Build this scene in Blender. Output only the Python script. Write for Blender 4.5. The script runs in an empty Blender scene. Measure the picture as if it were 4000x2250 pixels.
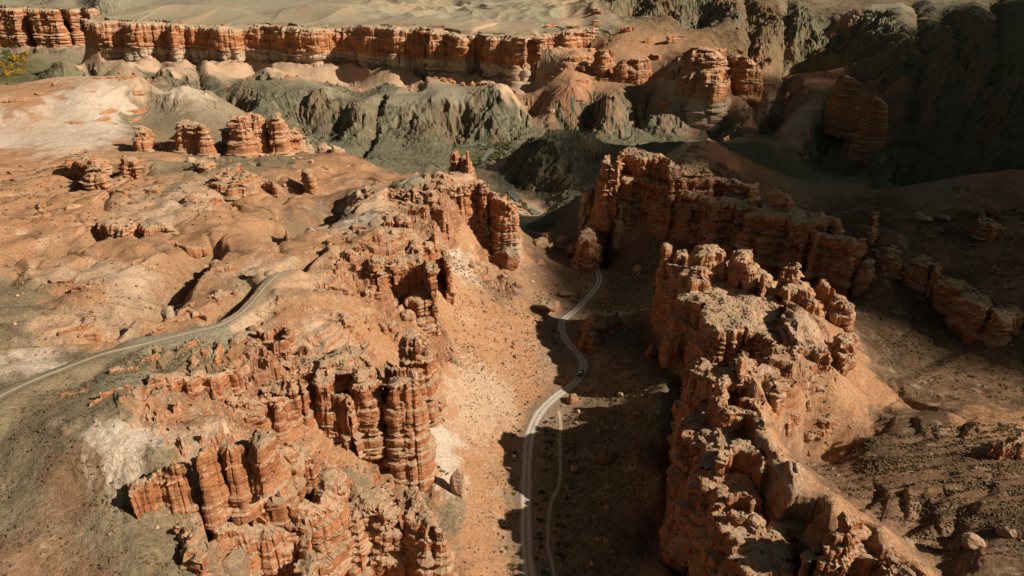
import bpy, math, random, json
import numpy as np
from mathutils import Vector, Matrix
from mathutils.geometry import delaunay_2d_cdt

# ------------------------------------------------------------------ camera, sky, sun
sc = bpy.context.scene
COL = sc.collection
R = math.radians
cam = bpy.data.cameras.new('camera')
cam_o = bpy.data.objects.new('camera', cam)
COL.objects.link(cam_o)
cam.sensor_width = 36.0
cam.lens = 24.33
cam.clip_start = 1.0
cam.clip_end = 60000.0
cam_o.location = (0, 0, 185)
cam_o.rotation_euler = (R(90 - 25.25), 0, 0)
sc.camera = cam_o

SUN_EL, SUN_AZ = R(33), R(106)          # azimuth measured from +Y (view direction) towards +X
sun_dir = Vector((math.cos(SUN_EL) * math.sin(SUN_AZ), math.cos(SUN_EL) * math.cos(SUN_AZ), math.sin(SUN_EL)))
w = bpy.data.worlds.new('World')
sc.world = w
w.use_nodes = True
nt = w.node_tree
bg = nt.nodes['Background']
sky = nt.nodes.new('ShaderNodeTexSky')
sky.sky_type = 'NISHITA'
sky.sun_disc = False
sky.sun_elevation = SUN_EL
sky.sun_rotation = SUN_AZ
sky.altitude = 1000
sky.dust_density = 4.0
sky.air_density = 1.0
sky.ozone_density = 0.6
tint = nt.nodes.new('ShaderNodeMixRGB')
tint.blend_type = 'MULTIPLY'
tint.inputs[0].default_value = 1.0
tint.inputs[2].default_value = (0.52, 0.50, 0.36, 1)
nt.links.new(sky.outputs[0], tint.inputs[1])
nt.links.new(tint.outputs[0], bg.inputs[0])
bg.inputs[1].default_value = 0.05
sun = bpy.data.lights.new('sun', 'SUN')
sun.energy = 5.0
sun.angle = R(0.53)
sun.color = (1.0, 0.87, 0.73)
sun_o = bpy.data.objects.new('sun', sun)
sun_o.rotation_euler = sun_dir.to_track_quat('Z', 'Y').to_euler()
sun_o.location = (600, -200, 900)
COL.objects.link(sun_o)
sc.view_settings.view_transform = 'Standard'
sc.view_settings.look = 'None'
sc.view_settings.exposure = 0.42
sc.view_settings.gamma = 1.0

# ------------------------------------------------------------------ traced data (metres; z = 0 on the valley track)
FORMS = json.loads(r'''[
{"k":"rock_tower","l":"tall orange tower with a white boulder on its flat top beside a black crevice","p":[[-42.8,200.1,54],[-39.7,199.6,54],[-36.9,200.6,54],[-32.7,199.6,54],[-30.9,202.4,54],[-32.3,205.4,54],[-33.9,207.5,54],[-37.3,209.6,54],[-41.2,209.6,54],[-43.3,206.4,54]],"b":12,"o":{"bat":0.1}},
{"k":"rock_slab","l":"pale slab ledge bridging behind the flat topped tower beside the black crevice","p":[[-47.0,210.6,55],[-44.5,209.0,55],[-39.2,208.0,55],[-36.9,209.6,55],[-37.1,212.8,55],[-42.2,212.5,55],[-43.3,214.4,55],[-46.3,213.3,55]],"b":28,"o":{}},
{"k":"rock_tower","l":"squat square rock tower standing behind and above the flat topped tower","p":[[-42.3,222.4,61],[-41.3,216.0,61],[-37.5,214.3,61],[-34.2,215.4,61],[-31.3,219.5,61],[-30.0,224.9,61],[-31.4,226.4,61],[-34.4,226.4,61],[-38.5,223.9,61]],"b":24,"o":{"bat":0.06}},
{"k":"rock_platform","l":"broad tan rock platform dotted with small bushes, left of the black crevice","p":[[-76.1,212.7,57],[-73.8,204.8,57],[-70.7,203.0,57],[-67.6,200.7,57],[-64.5,202.5,57],[-60.8,204.3,57],[-56.9,206.6,57],[-52.0,208.4,57],[-48.7,210.0,57],[-49.4,217.2,57],[-53.2,220.6,57],[-52.2,224.5,57],[-61.1,223.6,57],[-60.9,218.3,57],[-72.8,217.2,57]],"b":25,"o":{"crag":0.5}},
{"k":"rock_ledge","l":"pale tongue of rock below the left end of the bushy platform","p":[[-69.8,204.9,55],[-66.9,198.4,55],[-64.4,196.7,55],[-61.8,197.2,55],[-63.6,202.3,55],[-65.7,206.1,55]],"b":25,"o":{}},
{"k":"rock_tower","l":"orange buttress with a lit brow below the bushy platform","p":[[-67.6,199.8,50],[-64.0,196.0,50],[-60.9,197.7,50],[-57.1,196.2,50],[-54.1,193.9,50],[-54.6,198.6,50],[-57.5,202.0,50],[-61.4,204.5,50],[-65.7,204.0,50]],"b":28,"o":{"bat":0.1}},
{"k":"rock_tower","l":"dark sided orange buttress against the black crevice, below the bushy platform","p":[[-58.3,202.9,53],[-55.4,200.2,53],[-51.8,199.9,53],[-48.9,200.2,53],[-47.1,200.9,53],[-48.0,207.0,53],[-52.3,208.0,53],[-55.4,206.5,53],[-57.6,205.4,53]],"b":24,"o":{"bat":0.06}},
{"k":"rock_dome","l":"small pale rounded dome on the front edge of the bushy platform","p":[[-56.9,207.2,55.5],[-53.4,202.0,55.5],[-50.5,204.1,55.5],[-48.5,206.7,55.5],[-49.3,212.0,55.5],[-53.2,210.9,55.5],[-57.3,208.7,55.5]],"b":40,"o":{}},
{"k":"rock_tower","l":"broken lower buttress beside the foot of the black crevice","p":[[-54.7,201.6,44],[-51.3,198.7,44],[-47.7,198.3,44],[-46.8,203.0,44],[-49.2,210.0,44],[-53.1,207.9,44]],"b":24,"o":{"bat":0.08}},
{"k":"rock_ledge","l":"long low ledge with a lit rim left of the platform crevice","p":[[-83.2,192.1,56.0],[-81.3,193.0,56.3],[-79.1,193.8,56.6],[-75.3,194.4,56.9],[-71.3,194.5,57.2],[-68.9,194.3,57.5],[-71.2,200.9,57.5],[-73.8,201.1,57.2],[-77.8,200.9,56.9],[-81.8,200.3,56.6],[-84.0,199.5,56.3],[-86.0,198.5,56.0]],"b":40,"o":{}},
{"k":"rock_ledge","l":"stepped orange ledge with scooped alcoves under the lit rim","p":[[-86.6,184.2,58.0],[-84.0,182.2,57.2],[-82.8,184.1,56.5],[-81.1,187.9,55.8],[-79.4,189.7,55.0],[-76.6,187.8,54.2],[-76.1,190.2,53.5],[-73.8,193.6,52.8],[-73.2,196.6,52.0],[-75.9,204.1,52.0],[-76.7,201.1,52.8],[-79.1,197.7,53.5],[-79.6,195.2,54.2],[-82.5,197.0,55.0],[-84.2,195.2,55.8],[-86.0,191.4,56.5],[-87.4,189.5,57.2],[-90.0,191.4,58.0]],"b":36,"o":{"bat":0.15}},
{"k":"rock_ledge","l":"arched alcove wall with dark hollows at the head of the sandy bowl","p":[[-98.1,208.0,64],[-96.5,210.2,64],[-94.9,211.9,64],[-92.6,210.2,64],[-90.0,209.1,64],[-88.2,210.2,64],[-86.2,211.1,64],[-83.2,208.6,64],[-81.0,208.6,64],[-78.8,209.7,64],[-77.7,212.5,64],[-80.1,219.0,64],[-81.3,216.2,64],[-83.5,215.1,64],[-85.8,215.1,64],[-88.9,217.5,64],[-90.9,216.7,64],[-92.8,215.6,64],[-95.4,216.6,64],[-97.7,218.3,64],[-99.4,216.6,64],[-101.0,214.4,64]],"b":52,"o":{}},
{"k":"rock_ledge","l":"upper orange ledge above the arched alcove","p":[[-90.2,214.6,66],[-87.8,213.5,66],[-85.4,214.6,66],[-83.7,216.4,66],[-80.1,217.8,66],[-78.6,216.4,66],[-80.6,222.0,66],[-82.2,223.5,66],[-85.8,222.0,66],[-87.6,220.2,66],[-90.1,219.0,66],[-92.5,220.2,66]],"b":56,"o":{}},
{"k":"rock_slab","l":"low dark layered slab at the right of the sandy bowl","p":[[-84.5,203.8,60.0],[-81.9,204.1,59.5],[-79.4,204.4,59.0],[-76.7,204.4,58.5],[-74.9,202.7,58.0],[-76.3,206.4,58.0],[-78.1,208.2,58.5],[-80.8,208.1,59.0],[-83.4,207.8,59.5],[-86.0,207.5,60.0]],"b":50,"o":{}},
{"k":"rock_ledge","l":"small pitted orange outcrop left of the arched alcove","p":[[-98.2,198.9,65],[-96.6,200.5,65],[-94.4,198.9,65],[-93.3,201.0,65],[-95.0,204.6,65],[-96.1,202.6,65],[-98.3,204.1,65],[-100.0,202.5,65]],"b":56,"o":{}},
{"k":"rock_wall","l":"long orange rock wall with dark alcoves below the grey green slope","p":[[-105.6,161.6,75.0],[-104.4,162.3,74.4],[-103.4,163.8,73.8],[-105.1,169.3,73.2],[-106.3,173.6,72.6],[-104.5,174.0,72.1],[-103.2,175.6,71.5],[-101.8,176.5,70.9],[-99.8,178.3,70.3],[-97.2,175.7,69.7],[-96.8,178.6,69.1],[-95.1,181.3,68.5],[-93.0,179.9,67.9],[-92.1,181.3,67.4],[-91.4,184.9,66.8],[-90.4,188.0,66.2],[-88.8,188.2,65.6],[-87.2,189.8,65.0],[-89.7,195.3,65.0],[-91.3,193.6,65.6],[-93.0,193.4,66.2],[-94.1,190.3,66.8],[-94.9,186.6,67.4],[-95.7,185.3,67.9],[-97.9,186.6,68.5],[-99.7,183.9,69.1],[-100.1,181.0,69.7],[-102.8,183.5,70.3],[-104.8,181.7,70.9],[-106.3,180.8,71.5],[-107.6,179.2,72.1],[-109.4,178.7,72.6],[-108.2,174.4,73.2],[-106.6,168.8,73.8],[-107.6,167.4,74.4],[-108.9,166.7,75.0]],"b":58,"o":{}},
{"k":"rock_ledge","l":"orange step in the middle of the bowl below the long wall","p":[[-101.4,178.9,64.0],[-98.2,178.9,62.8],[-98.0,181.5,61.6],[-95.5,183.5,60.4],[-94.1,183.7,59.2],[-93.4,181.5,58.0],[-96.2,186.9,58.0],[-96.8,189.1,59.2],[-98.3,188.9,60.4],[-100.9,186.8,61.6],[-101.1,184.2,62.8],[-104.3,184.1,64.0]],"b":48,"o":{}},
{"k":"rock_ledge","l":"banded lower step right of the long wall","p":[[-89.9,183.4,59.0],[-87.5,183.9,58.0],[-85.6,185.2,57.0],[-84.8,184.0,56.0],[-87.8,190.3,56.0],[-88.5,191.5,57.0],[-90.5,190.3,58.0],[-93.0,189.7,59.0]],"b":44,"o":{"bat":0.1}},
{"k":"rock_wall","l":"sloping orange wall tapering into the grey plateau at its left end","p":[[-90.5,126.6,70.5],[-89.4,128.7,71.1],[-88.1,129.6,71.6],[-87.0,130.3,72.2],[-85.7,131.9,72.8],[-84.0,132.5,73.4],[-82.0,133.0,73.9],[-78.8,134.1,74.5],[-81.4,138.4,74.5],[-84.6,137.3,73.9],[-86.7,136.8,73.4],[-88.5,136.1,72.8],[-89.8,134.5,72.2],[-91.0,133.7,71.6],[-92.2,132.8,71.1],[-93.4,130.7,70.5]],"b":57,"o":{"bat":0.05}},
{"k":"rock_tower","l":"smooth orange rock fin between two black cracks","p":[[-78.3,134.7,75],[-76.6,134.1,75],[-74.7,136.5,75],[-72.7,137.7,75],[-74.2,140.5,75],[-76.0,140.5,75],[-78.4,139.8,75],[-79.7,138.6,75]],"b":54,"o":{"bat":0.05}},
{"k":"rock_tower","l":"orange rock fin capped by a white block, right of the wider black crack","p":[[-74.2,140.2,74.5],[-72.3,138.1,74.5],[-70.5,138.1,74.5],[-68.0,140.6,74.5],[-68.0,143.0,74.5],[-70.9,143.0,74.5],[-75.1,142.9,74.5]],"b":52,"o":{"bat":0.06}},
{"k":"rock_dome","l":"grey green capped knob crowning the banded outcrop","p":[[-68.3,142.4,74],[-66.1,140.8,74],[-63.6,139.4,74],[-61.7,141.4,74],[-61.4,145.7,74],[-63.1,148.3,74],[-65.9,149.9,74],[-68.5,149.6,74],[-67.8,145.7,74]],"b":60,"o":{}},
{"k":"rock_outcrop","l":"curved banded outcrop with an overhanging shadow line under the grey green knob","p":[[-70.7,145.8,68.0],[-68.5,144.6,67.2],[-66.0,144.0,66.3],[-63.6,144.5,65.5],[-61.7,145.7,64.7],[-60.2,147.3,63.8],[-58.4,150.3,63.0],[-61.7,158.7,63.0],[-63.6,155.7,63.8],[-65.2,154.0,64.7],[-67.2,152.8,65.5],[-69.7,152.2,66.3],[-72.4,152.7,67.2],[-74.6,153.9,68.0]],"b":46,"o":{"bat":0.1}},
{"k":"rock_outcrop","l":"lumpy tan outcrop right of the curved banded outcrop","p":[[-65.9,163.6,56],[-64.1,160.7,56],[-61.0,159.3,56],[-57.2,160.0,56],[-57.3,162.2,56],[-59.4,166.6,56],[-62.8,167.7,56],[-65.7,167.0,56]],"b":40,"o":{}},
{"k":"rock_platform","l":"pale tilted platform edged by a small black shadow in the middle of the lower ridge","p":[[-62.9,164.3,46],[-59.9,165.7,46],[-59.1,168.3,46],[-52.9,168.7,46],[-50.0,161.8,46],[-49.3,157.9,46],[-52.3,156.7,46],[-55.7,157.4,46],[-59.3,158.7,46]],"b":34,"o":{"crag":0.4}},
{"k":"rock_outcrop","l":"craggy pale outcrop with a deep arched hollow below it","p":[[-70.2,143.5,56.0],[-68.3,145.1,55.1],[-66.7,146.4,54.2],[-64.5,145.6,53.2],[-61.6,142.7,52.3],[-59.3,141.9,51.4],[-57.5,141.1,50.5],[-55.9,140.9,49.5],[-54.9,143.0,48.6],[-53.8,143.4,47.7],[-53.2,145.9,46.8],[-51.9,148.4,45.8],[-50.1,150.6,44.9],[-49.2,152.9,44.0],[-52.2,162.4,44.0],[-53.3,160.1,44.9],[-55.3,157.8,45.8],[-56.6,155.3,46.8],[-57.3,152.8,47.7],[-58.4,152.4,48.6],[-59.6,150.2,49.5],[-61.3,150.3,50.5],[-63.2,151.1,51.4],[-65.5,151.9,52.3],[-68.5,154.7,53.2],[-70.9,155.5,54.2],[-72.6,154.1,55.1],[-74.6,152.4,56.0]],"b":24,"o":{"bat":0.08}},
{"k":"rock_ledge","l":"shelf of broken rock at the foot of the two orange fins","p":[[-74.5,136.8,58.0],[-73.7,139.4,56.4],[-72.6,140.3,54.8],[-70.0,141.7,53.2],[-67.2,139.3,51.6],[-66.6,141.3,50.0],[-69.1,146.7,50.0],[-69.8,144.7,51.6],[-72.7,147.1,53.2],[-75.4,145.6,54.8],[-76.5,144.7,56.4],[-77.4,142.1,58.0]],"b":38,"o":{"bat":0.12}},
{"k":"rock_outcrop","l":"big orange outcrop split by a thin black crack near the bottom edge","p":[[-51.0,157.1,39],[-49.3,153.7,39],[-47.0,153.6,39],[-44.1,152.9,39],[-41.1,155.5,39],[-35.9,154.8,39],[-34.3,156.1,39],[-35.1,163.9,39],[-37.9,168.9,39],[-43.2,170.0,39],[-50.0,169.2,39],[-50.7,165.3,39]],"b":6,"o":{"bat":0.1,"crag":0.6}},
{"k":"rock_tower","l":"rounded brown tower above the dry wash, left of the lone standing stone","p":[[-32.1,156.7,36],[-32.9,160.3,36],[-32.9,165.8,36],[-30.8,168.3,36],[-27.8,168.3,36],[-26.5,161.0,36],[-29.1,158.7,36],[-30.1,155.4,36]],"b":6,"o":{"bat":0.06}},
{"k":"rock_tower","l":"domed banded tower at the bottom edge beside the valley","p":[[-30.7,155.2,35],[-29.5,160.1,35],[-25.6,160.4,35],[-21.6,156.3,35],[-18.8,152.0,35],[-21.8,151.0,35],[-26.6,152.6,35]],"b":0,"o":{"bat":0.12}},
{"k":"rock_wall","l":"crumbling orange rock face filling the bottom edge below the grey boulder","p":[[-75.0,127.8,53.0],[-73.8,129.9,51.9],[-72.6,131.5,50.8],[-69.6,134.0,49.7],[-65.9,134.8,48.6],[-62.3,137.3,47.5],[-59.7,137.2,46.4],[-57.7,139.5,45.3],[-55.0,135.3,44.2],[-53.3,132.3,43.1],[-52.5,129.4,42.0],[-56.3,138.7,42.0],[-57.1,141.6,43.1],[-58.8,144.5,44.2],[-61.6,148.7,45.3],[-63.7,146.4,46.4],[-66.4,146.4,47.5],[-70.3,143.8,48.6],[-74.2,142.8,49.7],[-77.4,140.3,50.8],[-78.8,138.6,51.9],[-80.0,136.5,53.0]],"b":8,"o":{"bat":0.16}},
{"k":"rock_outcrop","l":"pale lower shelf crossing the crumbling bottom face","p":[[-70.0,134.4,38.0],[-67.3,136.7,37.2],[-64.1,136.6,36.4],[-61.9,139.6,35.6],[-59.6,142.9,34.8],[-57.5,142.8,34.0],[-60.9,151.1,34.0],[-63.1,151.2,34.8],[-65.5,147.8,35.6],[-68.0,144.8,36.4],[-71.2,144.8,37.2],[-74.1,142.3,38.0]],"b":8,"o":{"bat":0.15}},
{"k":"rock_ledge","l":"grey green rounded plateau corner beside the grey boulder","p":[[-82.0,127.7,61.5],[-78.6,126.9,61.5],[-75.9,125.8,61.5],[-73.5,122.3,61.5],[-70.3,119.6,61.5],[-69.6,115.4,61.5],[-72.9,115.1,61.5],[-77.2,116.8,61.5]],"b":36,"o":{"bat":0.05}},
{"k":"rock_outcrop","l":"orange ledge standing on the valley side below the pale skirt","p":[[-32.5,275.7,17],[-28.6,272.2,17],[-24.2,272.2,17],[-22.2,275.0,17],[-23.6,279.2,17],[-28.3,278.5,17]],"b":5,"o":{}},
{"k":"rock_tower","l":"large banded tower with a lit flat shoulder at the middle of the left ridge","p":[[-56.4,297.7,56],[-53.8,300.5,56],[-51.5,305.3,56],[-45.7,304.3,56],[-41.6,305.3,56],[-37.6,295.8,56],[-35.8,289.4,56],[-38.5,300.5,56],[-43.0,314.3,56],[-49.0,315.4,56],[-55.9,309.3,56]],"b":22,"o":{"bat":0.05}},
{"k":"rock_tower","l":"stubby dark layered tower at the foot of the large banded tower","p":[[-52.2,297.9,41],[-50.6,291.9,41],[-47.0,292.7,41],[-43.8,291.0,41],[-37.1,291.0,41],[-37.6,301.4,41],[-42.7,304.1,41],[-48.1,301.4,41]],"b":20,"o":{"bat":0.04}},
{"k":"rock_tower","l":"broad smooth tower with a pale base, right of the large banded tower","p":[[-47.4,348.6,47.5],[-45.7,341.1,47.5],[-40.8,338.3,47.5],[-35.6,336.1,47.5],[-33.1,326.5,47.5],[-30.8,315.3,47.5],[-34.2,335.0,47.5],[-37.8,346.3,47.5],[-41.1,349.8,47.5]],"b":19,"o":{"bat":0.05}},
{"k":"rock_pinnacle","l":"jagged two horned pinnacle perched on the broad smooth tower","p":[[-45.2,330.7,55],[-40.7,325.2,55],[-36.6,330.7,55],[-36.8,335.2,55],[-39.2,338.6,55],[-44.0,340.4,55]],"b":42,"o":{"bat":0.1}},
{"k":"rock_pinnacle","l":"small pointed horn at the very top of the jagged pinnacle","p":[[-41.3,332.7,59],[-39.1,331.0,59],[-38.5,335.1,59],[-39.7,340.9,59],[-40.6,337.4,59]],"b":50,"o":{"bat":0.15}},
{"k":"rock_tower","l":"small squared block tower with dark gaps on both sides","p":[[-70.0,303.0,57],[-68.0,295.4,57],[-63.0,293.5,57],[-60.0,297.2,57],[-57.5,300.1,57],[-58.4,305.9,57],[-64.8,307.9,57]],"b":44,"o":{"bat":0.03}},
{"k":"rock_block","l":"bright orange ruined block on the saddle before the fortress","p":[[-63.4,355.4,60.5],[-61.8,347.2,60.5],[-55.4,347.2,60.5],[-56.9,356.7,60.5],[-61.1,360.0,60.5]],"b":50,"o":{}},
{"k":"rock_block","l":"thin orange broken wall next to the ruined block","p":[[-69.1,345.9,60.5],[-66.1,347.8,60.5],[-62.8,348.4,60.5],[-65.1,356.7,60.5],[-68.8,354.1,60.5]],"b":52,"o":{}},
{"k":"rock_outcrop","l":"crumbling pale crags above the gap behind the banded tower","p":[[-53.4,327.1,56],[-51.3,317.4,56],[-45.2,316.4,56],[-46.5,330.4,56],[-51.6,334.9,56]],"b":38,"o":{}},
{"k":"rock_ledge","l":"orange crags on the sandy slope left of the large banded tower","p":[[-86.0,242.5,57],[-80.6,239.8,57],[-74.2,240.5,57],[-69.3,239.8,57],[-64.8,241.8,57],[-65.3,248.7,57],[-73.2,250.8,57],[-79.1,248.7,57]],"b":44,"o":{}},
{"k":"rock_fortress","l":"long fortress of red banded cliffs with a sandy top above the valley bend","p":[[-75.8,409.0,57],[-68.6,409.9,57],[-63.7,402.7,57],[-60.6,405.0,57],[-51.6,406.6,57],[-48.8,407.4,57],[-46.7,415.6,57],[-41.9,412.3,57],[-37.2,414.8,57],[-27.8,423.2,57],[-19.6,430.7,57],[-17.3,417.3,57],[-17.7,426.3,57],[-20.0,439.7,57],[-28.4,432.2,57],[-38.0,423.7,57],[-42.9,421.3,57],[-47.7,424.6,57],[-49.9,416.4,57],[-52.8,415.6,57],[-62.0,413.9,57],[-65.1,411.6,57],[-70.1,418.7,57],[-77.4,417.9,57]],"b":22,"o":{"pale":[24,34],"bat":0.06}},
{"k":"rock_tower","l":"rounded end of the red fortress with a pale base","p":[[-19.9,435.5,53.0],[-18.3,434.0,51.3],[-15.1,427.8,47.7],[-8.7,416.5,50.3],[-3.1,408.6,51.0],[-0.7,407.9,45.1],[2.9,416.0,39.4],[3.0,432.0,39.4],[-0.7,423.9,45.1],[-3.3,424.6,51.0],[-9.0,432.5,50.3],[-15.6,443.8,47.7],[-19.0,450.0,51.3],[-20.6,451.5,53.0]],"b":4,"o":{"pale":[4,24],"bat":0.05}},
{"k":"rock_tower","l":"twin dark columns leaning on the front of the red fortress","p":[[-51.7,399.5,49],[-45.9,398.7,49],[-40.3,395.0,49],[-41.5,404.0,49],[-45.7,411.7,49],[-50.1,407.0,49]],"b":24,"o":{"bat":0.03}},
{"k":"rock_tower","l":"short dark column below the twin columns","p":[[-45.6,401.9,41],[-40.5,399.0,41],[-38.2,394.8,41],[-40.1,406.2,41],[-44.7,407.7,41]],"b":22,"o":{"bat":0.03}},
{"k":"rock_ledge","l":"shadowed step at the left front of the red fortress","p":[[-77.6,407.2,52],[-72.7,399.5,52],[-66.5,399.5,52],[-62.8,393.6,52],[-57.8,395.0,52],[-50.6,390.6,52],[-51.8,401.0,52],[-61.4,408.8,52],[-68.0,410.4,52],[-73.9,413.5,52]],"b":34,"o":{}},
{"k":"rock_spire","l":"red pointed spire rising behind the fortress wall","p":[[-44.0,477.1,52],[-37.5,473.0,52],[-28.3,477.1,52],[-28.0,494.1,52],[-33.9,505.3,52],[-44.3,503.0,52]],"b":26,"o":{"bat":0.12,"pale":[28,42]}},
{"k":"rock_pinnacle","l":"pointed red summit block of the spire","p":[[-35.8,469.4,62],[-31.3,466.3,62],[-28.2,469.4,62],[-29.7,482.5,62],[-34.5,482.5,62]],"b":44,"o":{"bat":0.22}},
{"k":"rock_pinnacle","l":"needle at the top of the spire","p":[[-31.7,463.6,69],[-29.8,462.5,69],[-29.4,468.0,69],[-31.3,470.2,69]],"b":54,"o":{"bat":0.1}},
{"k":"rock_pinnacle","l":"flat topped left shoulder of the spire","p":[[-43.0,474.6,64],[-38.1,471.4,64],[-37.1,476.9,64],[-39.2,485.9,64],[-43.0,484.7,64]],"b":44,"o":{"bat":0.06}},
{"k":"rock_butte","l":"tall left block of the triple red butte","p":[[-244.1,607.5,62],[-234.8,599.1,62],[-227.0,604.7,62],[-236.1,627.8,62],[-249.7,630.8,62]],"b":18,"o":{"bat":0.22,"s":0.9}},
{"k":"rock_butte","l":"middle block of the triple red butte","p":[[-227.7,609.6,61],[-218.8,612.4,61],[-225.5,631.1,61],[-233.6,628.7,61]],"b":18,"o":{"bat":0.18,"s":0.9}},
{"k":"rock_butte","l":"right block of the triple red butte with a stepped top","p":[[-211.8,607.5,62],[-201.2,610.3,62],[-208.5,630.8,62],[-217.5,630.8,62]],"b":18,"o":{"bat":0.2,"s":0.9}},
{"k":"rock_ledge","l":"common red plinth under the triple butte","p":[[-262.0,626.8,45],[-249.5,618.8,45],[-239.7,621.5,45],[-228.4,616.2,45],[-222.7,624.1,45],[-209.9,613.6,45],[-202.0,618.8,45],[-194.4,632.2,45],[-199.1,647.5,45],[-207.0,634.0,45],[-215.1,628.8,45],[-228.1,639.2,45],[-234.0,631.2,45],[-245.5,636.4,45],[-255.4,633.7,45],[-268.1,641.6,45]],"b":12,"o":{"s":0.9,"bat":0.1}},
{"k":"rock_ledge","l":"pale cliff band under the row of red buttes","p":[[-318.4,613.2,38.0],[-301.2,609.0,37.8],[-292.0,614.8,37.6],[-277.4,608.3,37.4],[-263.0,616.5,37.2],[-253.0,624.9,37.0],[-244.3,630.9,36.8],[-227.4,616.5,36.6],[-215.1,614.8,36.4],[-201.2,628.3,36.2],[-188.4,639.6,36.0],[-192.4,653.0,36.0],[-205.4,641.6,36.2],[-219.7,628.1,36.4],[-232.3,629.6,36.6],[-249.4,644.0,36.8],[-258.3,637.9,37.0],[-268.5,629.4,37.2],[-283.3,621.0,37.4],[-298.0,627.5,37.6],[-307.4,621.6,37.8],[-324.8,625.6,38.0]],"b":8,"o":{"s":0.9,"pale":[15,45]}},
{"k":"rock_butte","l":"square red butte left of the triple butte","p":[[-288.6,606.7,57],[-275.4,598.6,57],[-261.8,596.0,57],[-272.8,620.6,57],[-297.9,632.2,57]],"b":18,"o":{"bat":0.22,"s":0.9}},
{"k":"rock_butte","l":"low flat red butte at the left end of the row","p":[[-331.9,604.4,50],[-321.9,599.3,50],[-315.1,604.4,50],[-325.8,625.8,50],[-335.3,626.9,50]],"b":18,"o":{"bat":0.1,"s":0.9}},
{"k":"rock_butte","l":"large hunched layered rock on the orange slope, left of the small layered rock","p":[[-310.7,480.4,59],[-291.5,459.5,59],[-278.9,449.6,59],[-272.7,452.9,59],[-282.6,473.2,59],[-306.1,499.1,59],[-320.2,507.0,59],[-320.1,499.1,59]],"b":42,"o":{"bat":0.02,"s":0.8}},
{"k":"rock_butte","l":"small layered rock right of the large hunched rock","p":[[-288.8,499.4,55],[-277.3,486.4,55],[-268.8,486.4,55],[-277.1,501.3,55],[-289.2,507.9,55]],"b":42,"o":{"bat":0.05,"s":0.8}},
{"k":"rock_butte","l":"small dark stack between the orange slope and the pale cliff band","p":[[-236.7,507.0,49],[-225.1,505.1,49],[-233.0,522.5,49],[-242.9,524.4,49]],"b":38,"o":{"bat":0.1,"s":0.8}},
{"k":"rock_outcrop","l":"broken pale capped outcrop in the middle of the orange slope","p":[[-200.7,441.3,56],[-191.0,435.2,56],[-178.3,426.4,56],[-170.9,429.3,56],[-171.4,453.8,56],[-180.6,470.4,56],[-197.0,477.4,56],[-200.7,460.3,56]],"b":44,"o":{"crag":1.2,"s":0.8}},
{"k":"rock_butte","l":"leaning dark rock right of the broken pale outcrop","p":[[-164.8,448.4,53],[-154.0,436.3,53],[-156.3,446.9,53],[-164.1,454.7,53]],"b":44,"o":{"s":0.8}},
{"k":"rock_butte","l":"dark block at the edge of the green hollow","p":[[-151.9,481.7,50],[-137.6,465.0,50],[-143.8,485.2,50],[-153.4,494.1,50]],"b":38,"o":{"s":0.8}},
{"k":"rock_ledge","l":"long tan ledge casting a black shadow on its left side","p":[[-223.3,350.9,58.0],[-217.5,346.1,57.9],[-214.0,347.4,57.8],[-205.1,343.6,57.7],[-202.4,346.0,57.6],[-203.5,354.5,57.4],[-197.7,345.5,57.3],[-192.0,343.8,57.2],[-188.4,348.2,57.1],[-178.1,342.4,57.0],[-183.7,353.1,57.0],[-194.1,358.7,57.1],[-197.9,354.3,57.2],[-203.7,356.0,57.3],[-209.5,364.9,57.4],[-208.5,356.3,57.6],[-211.3,353.9,57.7],[-220.3,357.6,57.8],[-223.9,356.2,57.9],[-229.8,361.0,58.0]],"b":48,"o":{"s":0.6}},
{"k":"rock_ledge","l":"small dark ledge below the long tan ledge","p":[[-167.6,321.7,57],[-161.1,317.3,57],[-155.5,316.4,57],[-151.7,319.9,57],[-153.8,324.4,57],[-157.7,320.9,57],[-163.4,321.7,57],[-169.9,326.1,57]],"b":52,"o":{"s":0.6}},
{"k":"rock_fortress","l":"dark red fortress cliff with a broken tan crest right of the river","p":[[70.6,468.1,57],[77.7,487.3,57],[82.3,503.1,57],[86.7,494.0,57],[89.8,491.7,57],[94.0,486.2,57],[102.3,485.1,57],[109.9,472.3,57],[108.9,452.2,57],[112.7,467.8,60],[113.5,487.9,60],[105.6,500.7,60],[97.0,501.9,60],[92.7,507.5,60],[89.5,509.7,60],[84.9,518.9,60],[80.2,503.1,60],[73.0,484.0,60]],"b":14,"o":{"s":0.8,"foot":[-0.3,-1,22,8]}},
{"k":"rock_tower","l":"leaning tan topped tower at the left end of the dark red fortress","p":[[62.1,485.1,57],[63.5,473.3,57],[70.7,473.3,57],[73.4,487.3,57],[72.5,499.7,57],[64.5,496.2,57]],"b":8,"o":{"bat":0.1,"s":0.8}},
{"k":"rock_wall","l":"pale fluted cliff band under the dark red fortress","p":[[55.0,498.6,28.0],[60.7,507.2,27.8],[66.6,495.9,27.6],[72.4,485.0,27.5],[75.4,481.9,27.3],[77.5,471.6,27.1],[82.9,477.5,26.9],[90.2,479.9,26.7],[95.4,476.8,26.5],[100.4,475.5,26.4],[106.8,467.2,26.2],[113.3,466.0,26.0],[117.1,481.6,26.0],[110.3,482.8,26.2],[103.7,491.2,26.4],[98.6,492.5,26.5],[93.1,495.6,26.7],[85.6,493.3,26.9],[80.0,487.4,27.1],[77.9,497.7,27.3],[74.7,500.9,27.5],[68.8,511.7,27.6],[62.6,523.1,27.8],[56.8,514.5,28.0]],"b":-12,"o":{"s":0.8,"pale":[-12,60]}},
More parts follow.
